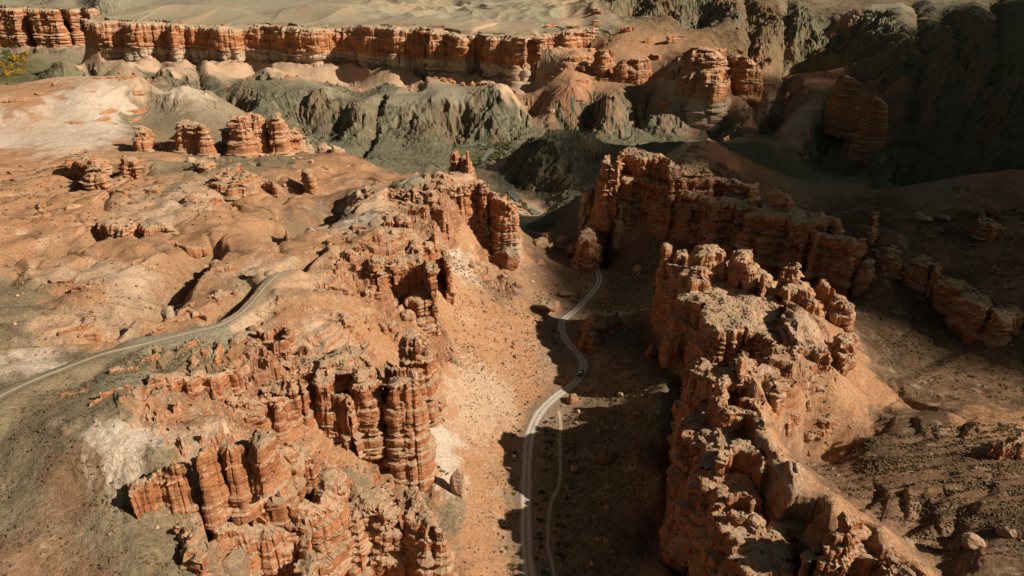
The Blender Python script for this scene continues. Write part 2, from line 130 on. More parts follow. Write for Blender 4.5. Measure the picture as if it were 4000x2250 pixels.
{"k":"rock_outcrop","l":"red knob between the dark fortress and the pink hill","p":[[113.3,486.4,52],[113.7,469.9,52],[118.7,469.9,52],[128.5,473.9,52],[139.7,473.9,52],[149.3,513.3,52],[136.8,508.6,52],[124.8,497.3,52]],"b":24,"o":{"s":0.8}},
{"k":"rock_wall","l":"shadowed stepped wall right of the dark red fortress","p":[[112.3,457.3,50.0],[116.7,454.7,49.7],[122.4,460.6,49.3],[128.6,457.0,49.0],[132.6,461.9,48.7],[137.9,461.1,48.3],[143.7,466.1,48.0],[152.3,457.7,47.7],[158.5,449.6,47.3],[165.9,450.7,47.0],[170.0,461.9,47.0],[162.5,460.9,47.3],[156.1,469.1,47.7],[147.2,477.5,48.0],[141.3,472.6,48.3],[135.9,473.4,48.7],[131.9,468.5,49.0],[125.5,472.2,49.3],[119.6,466.3,49.7],[115.2,469.0,50.0]],"b":8,"o":{"s":0.8,"foot":[-0.4,-0.9,12,6]}},
{"k":"rock_tower","l":"tan capped tower on the left of the dark ridge","p":[[127.0,421.8,48],[126.3,411.5,48],[129.0,410.7,48],[133.4,412.3,48],[137.4,410.7,48],[144.4,409.2,48],[149.3,409.2,48],[149.2,425.1,48],[142.8,429.3,48],[132.4,430.9,48]],"b":2,"o":{"bat":0.04,"s":0.7,"foot":[-0.8,-0.6,6,5]}},
{"k":"rock_platform","l":"dark sided ridge with a smooth sandy top","p":[[138.3,391.4,49],[141.7,390.0,49],[148.0,390.7,49],[150.2,385.7,49],[155.3,384.3,49],[163.6,381.6,49],[166.2,376.2,49],[166.8,369.6,49],[175.7,383.0,49],[180.5,406.2,49],[170.5,414.0,49],[164.4,425.3,49],[157.7,420.4,49],[155.0,404.7,49]],"b":2,"o":{"s":0.7,"crag":0.3,"foot":[-0.5,-0.9,10,6]}},
{"k":"rock_wall","l":"tan capped wall with vertical dark hollows on the right of the dark ridge","p":[[168.7,366.1,46.0],[170.3,362.0,45.7],[175.7,364.1,45.3],[180.0,363.7,45.0],[186.2,357.2,44.7],[188.4,352.1,44.3],[195.8,357.7,44.0],[200.6,366.5,44.0],[193.1,361.0,44.3],[190.8,366.1,44.7],[184.5,372.6,45.0],[180.0,373.1,45.3],[174.6,371.0,45.7],[172.9,375.1,46.0]],"b":8,"o":{"s":0.7,"foot":[-0.4,-0.9,14,6]}},
{"k":"rock_block","l":"square red block rising behind the smooth sandy top","p":[[157.7,413.0,56],[156.0,396.4,56],[160.9,394.2,56],[166.2,391.9,56],[171.6,403.4,56],[178.6,426.5,56],[169.3,428.2,56]],"b":42,"o":{"s":0.7}},
{"k":"rock_outcrop","l":"crumbled red crags at the right end of the sandy top","p":[[175.2,394.3,50],[173.2,382.9,50],[173.7,376.1,50],[184.2,381.5,50],[190.6,376.1,50],[192.3,384.3,50],[185.9,391.4,50]],"b":20,"o":{"s":0.7,"crag":1.0}},
{"k":"rock_tower","l":"narrow ribbed column under the right end of the sandy top","p":[[164.2,371.7,38],[165.5,366.8,38],[170.6,371.7,38],[172.6,378.0,38],[169.8,380.6,38]],"b":2,"o":{"s":0.7}},
{"k":"rock_outcrop","l":"flat layered stack in front of the dark ridge","p":[[133.3,416.2,34],[135.5,413.2,34],[143.8,414.0,34],[145.3,419.9,34],[140.3,422.9,34]],"b":2,"o":{"s":0.7,"bat":0.2}},
{"k":"rock_outcrop","l":"low cracked tan rock first in the chain right of the dark ridge","p":[[204.0,364.6,37],[206.3,359.4,37],[213.4,353.3,37],[223.2,359.4,37],[226.7,366.8,37],[223.0,372.2,37],[221.4,375.5,37],[212.1,373.3,37]],"b":20,"o":{"s":0.7}},
{"k":"rock_outcrop","l":"rounded tan rock second in the chain","p":[[221.1,355.7,36],[221.1,346.8,36],[224.9,341.0,36],[232.1,350.7,36],[236.3,361.8,36],[232.3,363.3,36]],"b":18,"o":{"s":0.7}},
{"k":"rock_pinnacle","l":"small stacked pillar at the end of the rounded tan rock","p":[[228.2,345.2,35],[225.0,337.3,35],[229.5,338.0,35],[236.8,353.0,35],[234.0,353.0,35]],"b":20,"o":{"s":0.6}},
{"k":"rock_outcrop","l":"sloping grey slab rock beyond the rounded rock","p":[[226.5,332.5,32],[229.4,322.1,32],[237.6,323.8,32],[239.9,332.5,32],[235.7,335.6,32]],"b":16,"o":{"s":0.7}},
{"k":"rock_outcrop","l":"dark hump with a tan boulder crest near the right edge","p":[[220.7,312.6,33],[224.0,306.2,33],[224.5,295.6,33],[236.6,303.1,33],[238.1,311.0,33],[238.7,320.0,33],[234.1,320.8,33]],"b":12,"o":{"s":0.7}},
{"k":"rock_outcrop","l":"last split tan rock of the chain at the right edge","p":[[233.8,300.9,33],[230.4,289.1,33],[239.2,289.8,33],[243.1,291.2,33],[247.5,303.9,33],[241.0,302.4,33]],"b":16,"o":{"s":0.7}},
{"k":"rock_pinnacle","l":"short pillar standing in front of the first cracked rock","p":[[193.8,352.4,34],[193.5,347.5,34],[197.5,348.5,34],[201.7,357.0,34],[197.8,358.4,34]],"b":14,"o":{"s":0.6,"bat":0.1}},
{"k":"rock_pinnacle","l":"lone upright pillar on the dark slope beyond the ridge","p":[[219.8,404.9,44],[220.4,401.0,44],[225.5,402.3,44],[230.1,410.8,44],[224.9,412.4,44]],"b":26,"o":{"s":0.7}},
{"k":"rock_block","l":"square dark red block on the far dark slope at right","p":[[274.2,387.8,46],[275.8,383.0,46],[281.6,381.8,46],[287.8,380.6,46],[293.1,387.8,46],[291.0,394.1,46],[280.0,395.3,46]],"b":33,"o":{"s":0.8}},
{"k":"rock_pinnacle","l":"tall dark pinnacle standing alone on the valley side","p":[[79.8,340.4,50],[80.1,335.9,50],[83.9,335.9,50],[85.1,341.5,50],[83.5,346.2,50],[81.2,345.6,50]],"b":0,"o":{"bat":0.05,"s":0.6,"foot":[-1,-0.3,2,5]}},
{"k":"rock_outcrop","l":"low pale crag between the dark pinnacle and the tilted red block","p":[[83.9,334.5,47],[85.6,329.1,47],[91.0,331.2,47],[92.5,337.8,47],[86.5,338.9,47]],"b":5,"o":{"s":0.6}},
{"k":"rock_block","l":"tilted red block with a sloping top","p":[[86.9,315.7,56],[88.7,308.6,56],[94.8,305.7,56],[100.8,310.6,56],[104.6,316.8,56],[102.5,323.1,56],[92.9,326.3,56]],"b":40,"o":{"s":0.6}},
{"k":"rock_tower","l":"tan platform tower with a tall brown face on the valley side","p":[[79.3,309.4,50],[79.7,305.1,50],[83.3,302.3,50],[86.0,297.7,50],[90.8,300.4,50],[95.6,304.2,50],[97.6,311.9,50],[90.6,313.8,50],[82.6,312.9,50]],"b":0,"o":{"bat":0.05,"s":0.6,"foot":[-1,-0.5,4,5]}},
{"k":"rock_block","l":"square tan block on top of the right ridge","p":[[107.3,311.7,57],[107.8,302.3,57],[108.4,298.0,57],[115.7,302.3,57],[119.9,314.3,57],[109.9,315.9,57]],"b":40,"o":{"s":0.6}},
{"k":"rock_tower","l":"slab topped dark column right of the square tan block","p":[[110.5,303.1,54],[110.4,296.1,54],[116.3,297.0,54],[117.7,303.6,54],[115.2,306.5,54]],"b":20,"o":{"s":0.5}},
{"k":"rock_tower","l":"knobbly column with an orange base","p":[[116.8,299.2,52],[115.0,289.7,52],[119.6,291.5,52],[122.6,298.7,52],[120.6,301.1,52]],"b":28,"o":{"s":0.5}},
{"k":"rock_tower","l":"flat capped layered tower on a bright red footing","p":[[124.0,298.5,57],[123.6,292.5,57],[128.2,291.1,57],[134.4,292.5,57],[135.4,299.5,57],[128.1,301.2,57]],"b":36,"o":{"s":0.5}},
{"k":"rock_ledge","l":"bright red footing ledge below the flat capped tower","p":[[121.3,296.3,49],[121.8,290.1,49],[124.3,286.7,49],[126.7,283.3,49],[133.6,282.5,49],[138.9,285.8,49],[138.2,297.2,49],[130.0,302.7,49]],"b":34,"o":{"s":0.5}},
{"k":"rock_platform","l":"bushy tan platform with a notched front face","p":[[80.6,285.6,43],[81.0,282.4,43],[83.6,278.4,43],[86.4,275.2,43],[92.0,272.2,43],[100.6,271.4,43],[104.7,279.2,43],[104.9,292.3,43],[92.5,294.9,43],[83.8,291.5,43]],"b":-2,"o":{"s":0.5,"bat":0.05,"foot":[-0.8,-0.6,4,4]}},
{"k":"rock_tower","l":"small square orange tower below the bushy platform","p":[[83.4,273.3,36],[87.4,271.8,36],[92.5,272.1,36],[93.1,275.1,36],[84.6,274.7,36]],"b":-2,"o":{"s":0.5,"foot":[-0.7,-0.7,2,4]}},
{"k":"rock_tower","l":"narrow column between two black clefts","p":[[102.9,276.8,43],[102.1,267.3,43],[107.8,268.8,43],[110.8,276.0,43],[108.1,278.8,43]],"b":2,"o":{"s":0.5,"bat":-0.03,"crag":0.2}},
{"k":"rock_ledge","l":"pale fan shaped terrace above the clefts","p":[[99.9,245.2,49],[99.7,238.4,49],[99.9,232.3,49],[106.4,230.7,49],[107.9,233.4,49],[107.1,238.9,49],[104.9,244.1,49]],"b":16,"o":{"s":0.45}},
{"k":"rock_ledge","l":"layered shelf on the right flank of the bushy sand slope","p":[[132.2,282.0,46],[130.4,276.4,46],[135.1,275.6,46],[140.6,276.0,46],[142.9,282.0,46],[139.9,287.8,46]],"b":32,"o":{"s":0.5}},
{"k":"rock_ledge","l":"long layered cliff on the far side of the right ridge","p":[[143.9,292.4,45],[143.6,282.1,45],[145.6,277.8,45],[153.9,280.6,45],[156.4,285.0,45],[151.8,294.0,45],[145.5,296.3,45]],"b":26,"o":{"s":0.5}},
{"k":"rock_slab","l":"flat overhanging slab above the long layered cliff","p":[[141.9,290.9,49],[144.6,286.3,49],[148.1,286.3,49],[149.9,290.1,49],[148.1,298.0,49],[145.1,298.8,49]],"b":40,"o":{"s":0.5}},
{"k":"rock_ledge","l":"arched layered cliff with dark bands on the sunny side of the right ridge","p":[[105.2,232.5,47],[108.4,230.9,47],[114.5,232.5,47],[119.3,230.9,47],[125.0,228.3,47],[126.8,232.5,47],[125.1,238.5,47],[117.4,240.2,47],[109.5,236.8,47]],"b":30,"o":{"s":0.45}},
{"k":"rock_tower","l":"round ended cliff right of the arched layered cliff","p":[[130.6,245.9,45],[128.4,234.8,45],[130.9,231.6,45],[140.4,245.9,45],[143.3,253.0,45],[135.6,253.0,45]],"b":26,"o":{"s":0.45}},
{"k":"rock_platform","l":"flat tan topped promontory jutting over the valley","p":[[64.5,219.5,52],[65.7,213.7,52],[69.2,211.8,52],[71.9,208.5,52],[76.2,209.4,52],[81.4,205.3,52],[86.3,205.3,52],[88.9,208.5,52],[89.9,218.0,52],[90.5,227.2,52],[86.1,227.7,52],[80.7,216.6,52],[76.6,214.6,52],[72.4,220.0,52],[69.3,222.2,52]],"b":0,"o":{"s":0.42,"bat":0.05,"crag":0.35,"foot":[-1,-0.4,6,5]}},
{"k":"rock_pinnacle","l":"small orange hoodoo between the promontory and the terrace","p":[[80.3,211.8,57],[79.8,208.2,57],[81.9,208.2,57],[84.7,214.7,57],[83.9,217.5,57]],"b":46,"o":{"s":0.4,"bat":-0.02}},
{"k":"rock_pinnacle","l":"squat orange hoodoo on the front of the promontory","p":[[71.9,206.5,53],[70.2,199.4,53],[72.7,198.6,53],[76.0,203.4,53],[75.9,207.1,53],[73.7,208.1,53]],"b":42,"o":{"s":0.4}},
{"k":"rock_ledge","l":"banded orange cliff end facing the sunny slope","p":[[87.2,206.2,50],[88.6,202.2,50],[91.2,201.3,50],[94.5,201.8,50],[96.4,206.2,50],[97.0,210.7,50],[89.1,209.8,50]],"b":34,"o":{"s":0.42}},
{"k":"rock_ledge","l":"small striped step below the banded cliff end","p":[[80.2,202.3,47],[80.4,199.7,47],[85.9,197.2,47],[88.2,201.0,47],[83.6,203.8,47]],"b":36,"o":{"s":0.42}},
{"k":"rock_wall","l":"dark overhanging wall with a scalloped sunlit rim","p":[[66.5,198.5,49],[68.3,191.5,49],[71.4,191.1,49],[74.5,190.4,49],[79.4,191.1,49],[80.7,184.9,49],[82.3,184.2,49],[83.3,188.8,49],[80.8,194.1,49],[75.8,194.8,49],[72.6,200.7,49],[68.5,201.5,49]],"b":6,"o":{"s":0.42,"bat":0.03,"foot":[-1,-0.5,14,4]}},
{"k":"rock_ledge","l":"tilted dark ledges stepping down into the shaded valley","p":[[65.6,205.6,31],[69.6,203.1,31],[76.1,199.5,31],[81.2,194.7,31],[85.0,194.4,31],[83.1,201.1,31],[77.1,208.5,31],[71.4,210.3,31]],"b":-2,"o":{"s":0.42,"bat":0.1,"foot":[-1,-0.3,4,6]}},
{"k":"rock_wall","l":"brown curved wall under a pale scalloped edge","p":[[62.7,166.4,48],[66.0,171.3,48],[70.7,172.4,48],[72.9,169.7,48],[73.8,167.0,48],[74.5,161.6,48],[78.3,169.8,48],[77.4,175.3,48],[76.4,177.9,48],[74.1,180.7,48],[69.3,179.7,48],[65.9,174.8,48]],"b":4,"o":{"s":0.42,"foot":[-1,-0.5,14,5]}},
{"k":"rock_outcrop","l":"rounded dark knob low on the shaded valley side","p":[[62.9,185.4,23],[64.4,182.6,23],[70.9,181.9,23],[74.2,184.3,23],[71.1,188.0,23],[67.7,188.0,23]],"b":-4,"o":{"s":0.42,"bat":0.12,"foot":[-1,-0.4,2,6]}},
{"k":"rock_outcrop","l":"dark overhang block with a pale lip","p":[[62.6,157.1,44],[66.0,156.2,44],[69.1,155.7,44],[68.5,151.7,44],[71.1,156.8,44],[68.5,158.9,44],[64.3,158.9,44]],"b":10,"o":{"s":0.42}},
{"k":"rock_outcrop","l":"tan knob with layered dark side above the bottom edge","p":[[60.4,151.9,43],[62.1,149.4,43],[65.4,148.3,43],[70.5,145.4,43],[71.1,148.9,43],[68.0,151.6,43],[64.7,154.2,43]],"b":8,"o":{"s":0.42,"bat":0.06,"foot":[-1,-0.4,18,4]}},
{"k":"rock_outcrop","l":"broad dark brown hump at the bottom of the shaded side","p":[[65.8,143.7,40],[67.1,142.4,40],[71.0,141.4,40],[74.8,140.1,40],[76.1,142.7,40],[82.5,146.0,40],[86.8,146.0,40],[86.0,150.9,40],[81.1,153.1,40],[74.9,151.4,40],[70.8,146.6,40]],"b":6,"o":{"s":0.42,"bat":0.08,"foot":[-0.9,-0.5,14,5]}},
{"k":"rock_outcrop","l":"wavy dark ledges in the bottom corner of the shaded valley side","p":[[54.2,180.2,15],[55.9,175.0,15],[61.3,170.0,15],[64.1,165.2,15],[68.0,164.6,15],[66.0,172.5,15],[60.9,180.2,15],[58.2,185.6,15]],"b":-4,"o":{"s":0.42,"bat":0.12,"foot":[-1,-0.3,2,6]}},
{"k":"rock_dome","l":"grey topped bulging head rock on the ridge crest at the bottom edge","p":[[77.6,129.4,56],[79.5,128.0,56],[81.7,127.5,56],[84.3,127.7,56],[89.0,131.2,56],[91.8,135.4,56],[90.3,138.4,56],[86.6,138.8,56],[82.2,133.7,56]],"b":34,"o":{"s":0.4}},
{"k":"rock_ledge","l":"tilted tan ledges below the grey topped head rock","p":[[72.5,128.6,47],[79.7,133.8,47],[83.6,132.6,47],[88.2,131.6,47],[91.7,127.5,47],[97.2,129.3,47],[92.7,135.0,47],[85.2,136.4,47],[80.4,135.4,47]],"b":14,"o":{"s":0.42,"bat":0.05,"foot":[-0.6,-0.8,20,5]}},
{"k":"rock_outcrop","l":"dark lichen stained rock low on the sunny crest at the bottom edge","p":[[90.1,126.6,49],[92.9,124.4,49],[96.8,122.6,49],[101.0,122.6,49],[99.9,125.2,49],[97.3,128.4,49],[96.7,131.3,49]],"b":24,"o":{"s":0.42}},
{"k":"rock_pinnacle","l":"pointed brown boulder at the bottom edge of the right ridge","p":[[68.5,134.4,36],[69.7,133.4,36],[72.2,134.1,36],[72.7,138.4,36],[71.1,138.7,36]],"b":8,"o":{"s":0.4,"bat":0.08,"foot":[-1,-0.6,12,5]}},
{"k":"rock_block","l":"big layered red boulder casting a long shadow at the right edge","p":[[155.0,183.0,44],[154.6,179.6,44],[158.9,178.2,44],[167.0,178.9,44],[170.6,183.0,44],[164.0,186.9,44],[159.4,186.5,44]],"b":33,"o":{"s":0.45}},
{"k":"rock_outcrop","l":"layered mound of rust red strata beside the valley road","p":[[36.8,330.9,7],[38.8,322.0,7],[44.0,317.7,7],[49.7,324.9,7],[56.8,335.5,7],[60.5,345.8,7],[53.3,348.3,7],[43.9,344.2,7]],"b":-6,"o":{"s":0.6,"bat":0.08,"tone":0.7}},
{"k":"rock_outcrop","l":"tilted red striped outcrop above the road bend","p":[[52.1,493.8,10],[47.9,457.5,10],[52.5,447.3,10],[61.3,468.2,10],[64.8,490.8,10],[59.7,499.8,10]],"b":-18,"o":{"s":0.7,"bat":0.12}},
{"k":"rock_wall","l":"continuous layered wall joining the dark ridge towers","p":[[80.2,478.5,44.0],[94.1,474.2,43.4],[106.6,464.0,42.8],[120.8,448.4,42.2],[131.9,431.2,41.6],[140.1,408.0,41.0],[149.0,395.8,40.4],[159.8,382.1,39.8],[168.6,369.3,39.2],[179.9,361.0,38.6],[190.5,358.7,38.0],[199.9,376.4,38.0],[188.8,378.9,38.6],[176.9,387.5,39.2],[167.5,400.5,39.8],[156.1,414.5,40.4],[146.6,426.9,41.0],[137.7,450.4,41.6],[126.0,467.7,42.2],[111.1,483.5,42.8],[98.0,493.9,43.4],[83.6,498.3,44.0]],"b":0,"o":{"s":0.7,"foot":[-0.3,-0.9,8,7]}},
{"k":"rock_wall","l":"continuous layered wall under the towers of the right ridge","p":[[81.7,333.0,42],[81.6,307.6,42],[82.0,287.9,42],[84.2,272.5,42],[87.8,260.7,42],[96.0,258.5,42],[104.0,256.2,42],[106.8,251.9,42],[119.7,270.1,42],[134.5,304.7,42],[126.2,329.7,42],[110.0,343.5,42]],"b":-3,"o":{"s":0.5,"foot":[-1,-0.5,3,5]}},
{"k":"rock_wall","l":"long shadowed wall dropping from the sunny crest to the valley floor","p":[[66.4,225.6,40],[64.1,205.4,40],[61.3,187.8,40],[58.8,172.4,40],[57.4,158.7,40],[57.5,146.5,40],[59.4,135.5,40],[60.9,127.2,40],[75.3,127.2,40],[75.3,139.9,40],[73.8,154.5,40],[76.2,171.2,40],[80.6,190.6,40],[84.9,213.5,40],[85.2,231.1,40]],"b":0,"o":{"s":0.45,"foot":[-1,-0.3,4,5],"crag":1.2}},
{"k":"rock_wall","l":"low broken wall linking the chain of tan rocks toward the right edge","p":[[204.4,370.9,33.0],[214.4,363.7,32.0],[222.3,353.3,31.0],[228.5,343.3,30.0],[234.6,334.0,29.0],[239.5,323.5,28.0],[245.0,310.8,27.0],[252.4,300.3,26.0],[258.2,307.2,26.0],[250.6,317.9,27.0],[244.8,330.8,28.0],[239.7,341.3,29.0],[233.5,350.8,30.0],[227.1,360.9,31.0],[219.0,371.5,32.0],[208.7,378.8,33.0]],"b":10,"o":{"s":0.7}},
{"k":"cliff_wall","l":"long far cliff of red bands with a white cap along the plateau edge","p":[[-965.0,1671.4,67.5],[-918.3,1633.6,56.9],[-897.1,1639.9,64.4],[-864.1,1630.5,63.5],[-828.4,1614.1,60.6],[-805.7,1614.6,63.1],[-807.2,1646.3,60.7],[-771.7,1638.3,62.9],[-748.0,1609.2,59.9],[-726.3,1610.6,59.8],[-723.1,1632.8,53.3],[-687.2,1608.8,55.7],[-646.1,1589.9,56.7],[-607.8,1589.6,54.2],[-598.8,1601.6,51.1],[-583.3,1614.5,54.2],[-559.4,1611.6,57.6],[-537.6,1613.9,58.5],[-498.3,1558.6,57.7],[-476.5,1549.5,58.5],[-447.5,1550.3,55.4],[-405.6,1545.3,57.3],[-382.8,1548.6,52.5],[-360.5,1559.7,56.6],[-323.1,1550.8,60.4],[-305.1,1515.3,64.2],[-269.1,1490.4,66.2],[-243.9,1478.1,65.3],[-221.4,1479.3,58.4],[-196.6,1488.9,63.9],[-181.0,1446.1,66.0],[-153.7,1425.1,64.9],[-146.0,1445.7,59.4],[-131.1,1447.5,60.2],[-111.6,1421.9,56.3],[-98.5,1408.8,51.5],[-79.3,1419.3,52.3],[-64.3,1418.4,56.2],[-55.6,1384.0,57.9],[-33.4,1364.3,57.0],[-24.2,1382.1,53.1],[-4.8,1373.5,56.6],[2.3,1342.7,59.5],[27.7,1322.9,60.5],[37.5,1340.3,59.7],[55.6,1324.8,58.5],[57.7,1374.8,58.5],[38.9,1390.2,59.7],[28.8,1372.9,60.5],[2.4,1392.7,59.5],[-5.0,1423.5,56.6],[-25.0,1432.1,53.1],[-34.6,1414.3,57.0],[-57.6,1433.9,57.9],[-66.6,1468.4,56.2],[-82.1,1469.2,52.3],[-102.0,1458.7,51.5],[-115.5,1471.7,56.3],[-135.6,1497.3,60.2],[-151.1,1495.4,59.4],[-159.1,1474.9,64.9],[-187.2,1495.7,66.0],[-203.1,1538.4,63.9],[-228.8,1528.7,58.4],[-252.1,1527.5,65.3],[-278.0,1539.6,66.2],[-315.0,1564.3,64.2],[-333.3,1599.7,60.4],[-371.8,1608.4,56.6],[-394.8,1597.2,52.5],[-418.3,1593.6,57.3],[-461.4,1598.3,55.4],[-491.2,1597.3,58.5],[-513.5,1606.2,57.7],[-553.4,1661.4,58.5],[-575.8,1658.8,57.6],[-600.3,1661.6,54.2],[-616.3,1648.4,51.1],[-625.7,1636.3,54.2],[-665.0,1636.3,56.7],[-706.9,1654.7,55.7],[-743.4,1678.5,53.3],[-746.8,1656.2,59.8],[-769.1,1654.5,59.9],[-793.0,1683.5,62.9],[-829.2,1691.2,60.7],[-828.0,1659.4,63.1],[-851.2,1658.6,60.6],[-887.5,1674.6,63.5],[-921.1,1683.8,64.4],[-942.8,1677.2,56.9],[-990.0,1714.7,67.5]],"b":-26,"o":{"s":1.9,"far":1,"pale":[-12,8],"foot":[0,-1,-13,16,"p"],"head":1}},
{"k":"cliff_wall","l":"shorter far red cliff where the long wall steps back at its right end","p":[[49.5,1419.1,55.2],[69.4,1420.7,55.9],[80.6,1445.4,57.5],[96.1,1452.3,58.8],[99.9,1434.6,61.3],[131.7,1455.8,62.3],[140.7,1470.9,61.0],[168.7,1470.4,64.0],[173.2,1510.1,64.0],[144.5,1510.8,61.0],[135.3,1495.6,62.3],[102.7,1474.5,61.3],[98.8,1492.2,58.8],[82.8,1485.3,57.5],[71.4,1460.7,55.9],[50.9,1459.1,55.2]],"b":20,"o":{"s":1.9,"far":1,"foot":[0,-1,32,14,"o"],"head":1}},
{"k":"cliff_wall","l":"hazy far left cliff above the valley of yellow trees","p":[[-1651.8,2135.8,61.6],[-1564.6,2149.0,65.0],[-1483.4,2159.1,63.0],[-1449.7,2140.2,60.0],[-1431.8,2146.6,59.6],[-1448.5,2189.8,59.9],[-1423.9,2192.4,59.7],[-1377.9,2143.1,59.8],[-1311.1,2148.9,60.9],[-1351.3,2226.0,53.6],[-1350.7,2244.1,52.5],[-1290.3,2159.2,58.9],[-1273.5,2178.2,56.4],[-1292.0,2221.5,51.0],[-1286.0,2231.0,50.4],[-1238.8,2171.8,60.9],[-1220.6,2181.8,60.4],[-1254.7,2242.9,60.4],[-1273.5,2232.6,60.9],[-1321.0,2291.7,50.4],[-1327.2,2282.1,51.0],[-1308.9,2238.6,56.4],[-1326.2,2219.3,58.9],[-1386.8,2304.1,52.5],[-1387.6,2285.9,53.6],[-1347.5,2208.6,60.9],[-1415.8,2201.9,59.8],[-1462.0,2251.1,59.7],[-1487.1,2248.2,59.9],[-1470.7,2204.8,59.6],[-1488.9,2198.2,60.0],[-1523.1,2216.8,63.0],[-1605.8,2205.6,65.0],[-1694.6,2191.2,61.6]],"b":-62,"o":{"s":2.4,"far":1,"foot":[0,-1,-40,20,"d"],"head":1}},
{"k":"rock_outcrop","l":"red banded block below the right end of the long far cliff","p":[[83.3,1267.3,20.2],[95.7,1259.2,34.1],[116.3,1266.7,36.2],[140.5,1282.3,32.6],[143.2,1307.2,32.6],[118.6,1291.6,36.2],[97.6,1284.1,34.1],[84.9,1292.2,20.2]],"b":-16,"o":{"s":1.5,"far":1,"bat":0.1}},
{"k":"rock_outcrop","l":"red banded crag right of the far banded block","p":[[140.3,1257.2,27.9],[151.2,1243.8,45.6],[161.8,1242.5,48.2],[177.1,1252.5,34.9],[180.6,1277.3,34.9],[165.0,1267.3,48.2],[154.2,1268.7,45.6],[143.1,1282.0,27.9]],"b":-16,"o":{"s":1.5,"far":1,"bat":0.1}},
{"k":"rock_outcrop","l":"layered red spur stepping down beside the far crags","p":[[172.4,1228.0,22.4],[185.6,1217.9,32.8],[206.0,1212.6,36.8],[232.6,1218.0,37.8],[237.1,1241.6,37.8],[210.0,1236.3,36.8],[189.2,1241.7,32.8],[175.8,1251.7,22.4]],"b":-18,"o":{"s":1.5,"far":1,"bat":0.15}},
{"k":"rock_butte","l":"upper tier of the big layered red peak before the dark mountain","p":[[274.3,1158.0,46.2],[281.5,1142.0,57.7],[298.0,1130.5,64.3],[317.6,1126.2,57.6],[334.5,1131.6,45.6],[344.2,1164.2,45.6],[326.8,1158.9,57.6],[306.7,1163.4,64.3],[289.7,1175.0,57.7],[282.1,1191.0,46.2]],"b":-20,"o":{"s":1.5,"far":1,"bat":0.25}},
{"k":"rock_butte","l":"lower tier of the big layered red peak","p":[[265.3,1139.5,15.3],[279.2,1117.1,26.3],[298.8,1102.7,32.2],[317.8,1099.0,28.9],[338.3,1109.6,15.9],[348.2,1142.1,15.9],[327.3,1131.6,28.9],[307.7,1135.6,32.2],[287.4,1150.1,26.3],[273.0,1172.6,15.3]],"b":-62,"o":{"s":1.5,"far":1,"bat":0.25,"pale":[-26,-10]}},
{"k":"rock_butte","l":"banded red shoulder right of the big layered peak","p":[[346.5,1169.7,44.8],[357.6,1151.6,52.0],[373.0,1132.7,45.4],[394.0,1133.5,27.9],[402.5,1158.0,27.9],[381.1,1157.4,45.4],[365.3,1176.5,52.0],[353.9,1194.7,44.8]],"b":-50,"o":{"s":1.5,"far":1,"bat":0.12}},
{"k":"rock_pinnacle","l":"dark red fin on the shadowed striped spur","p":[[446.1,983.6,35.8],[449.7,967.6,44.9],[461.7,958.6,42.2],[466.7,951.7,36.6],[471.1,960.7,36.6],[466.1,967.6,42.2],[453.9,976.7,44.9],[450.2,992.7,35.8]],"b":-35,"o":{"s":1.2,"far":1,"bat":0.1}},
{"k":"rock_pinnacle","l":"deep red pyramid on the shadowed striped spur","p":[[443.1,879.7,23.0],[442.5,864.9,37.4],[449.5,861.0,32.6],[453.9,851.6,27.6],[459.5,862.2,27.6],[455.0,871.6,32.6],[447.9,875.6,37.4],[448.5,890.4,23.0]],"b":-45,"o":{"s":1.2,"far":1,"bat":0.15}}
]''')
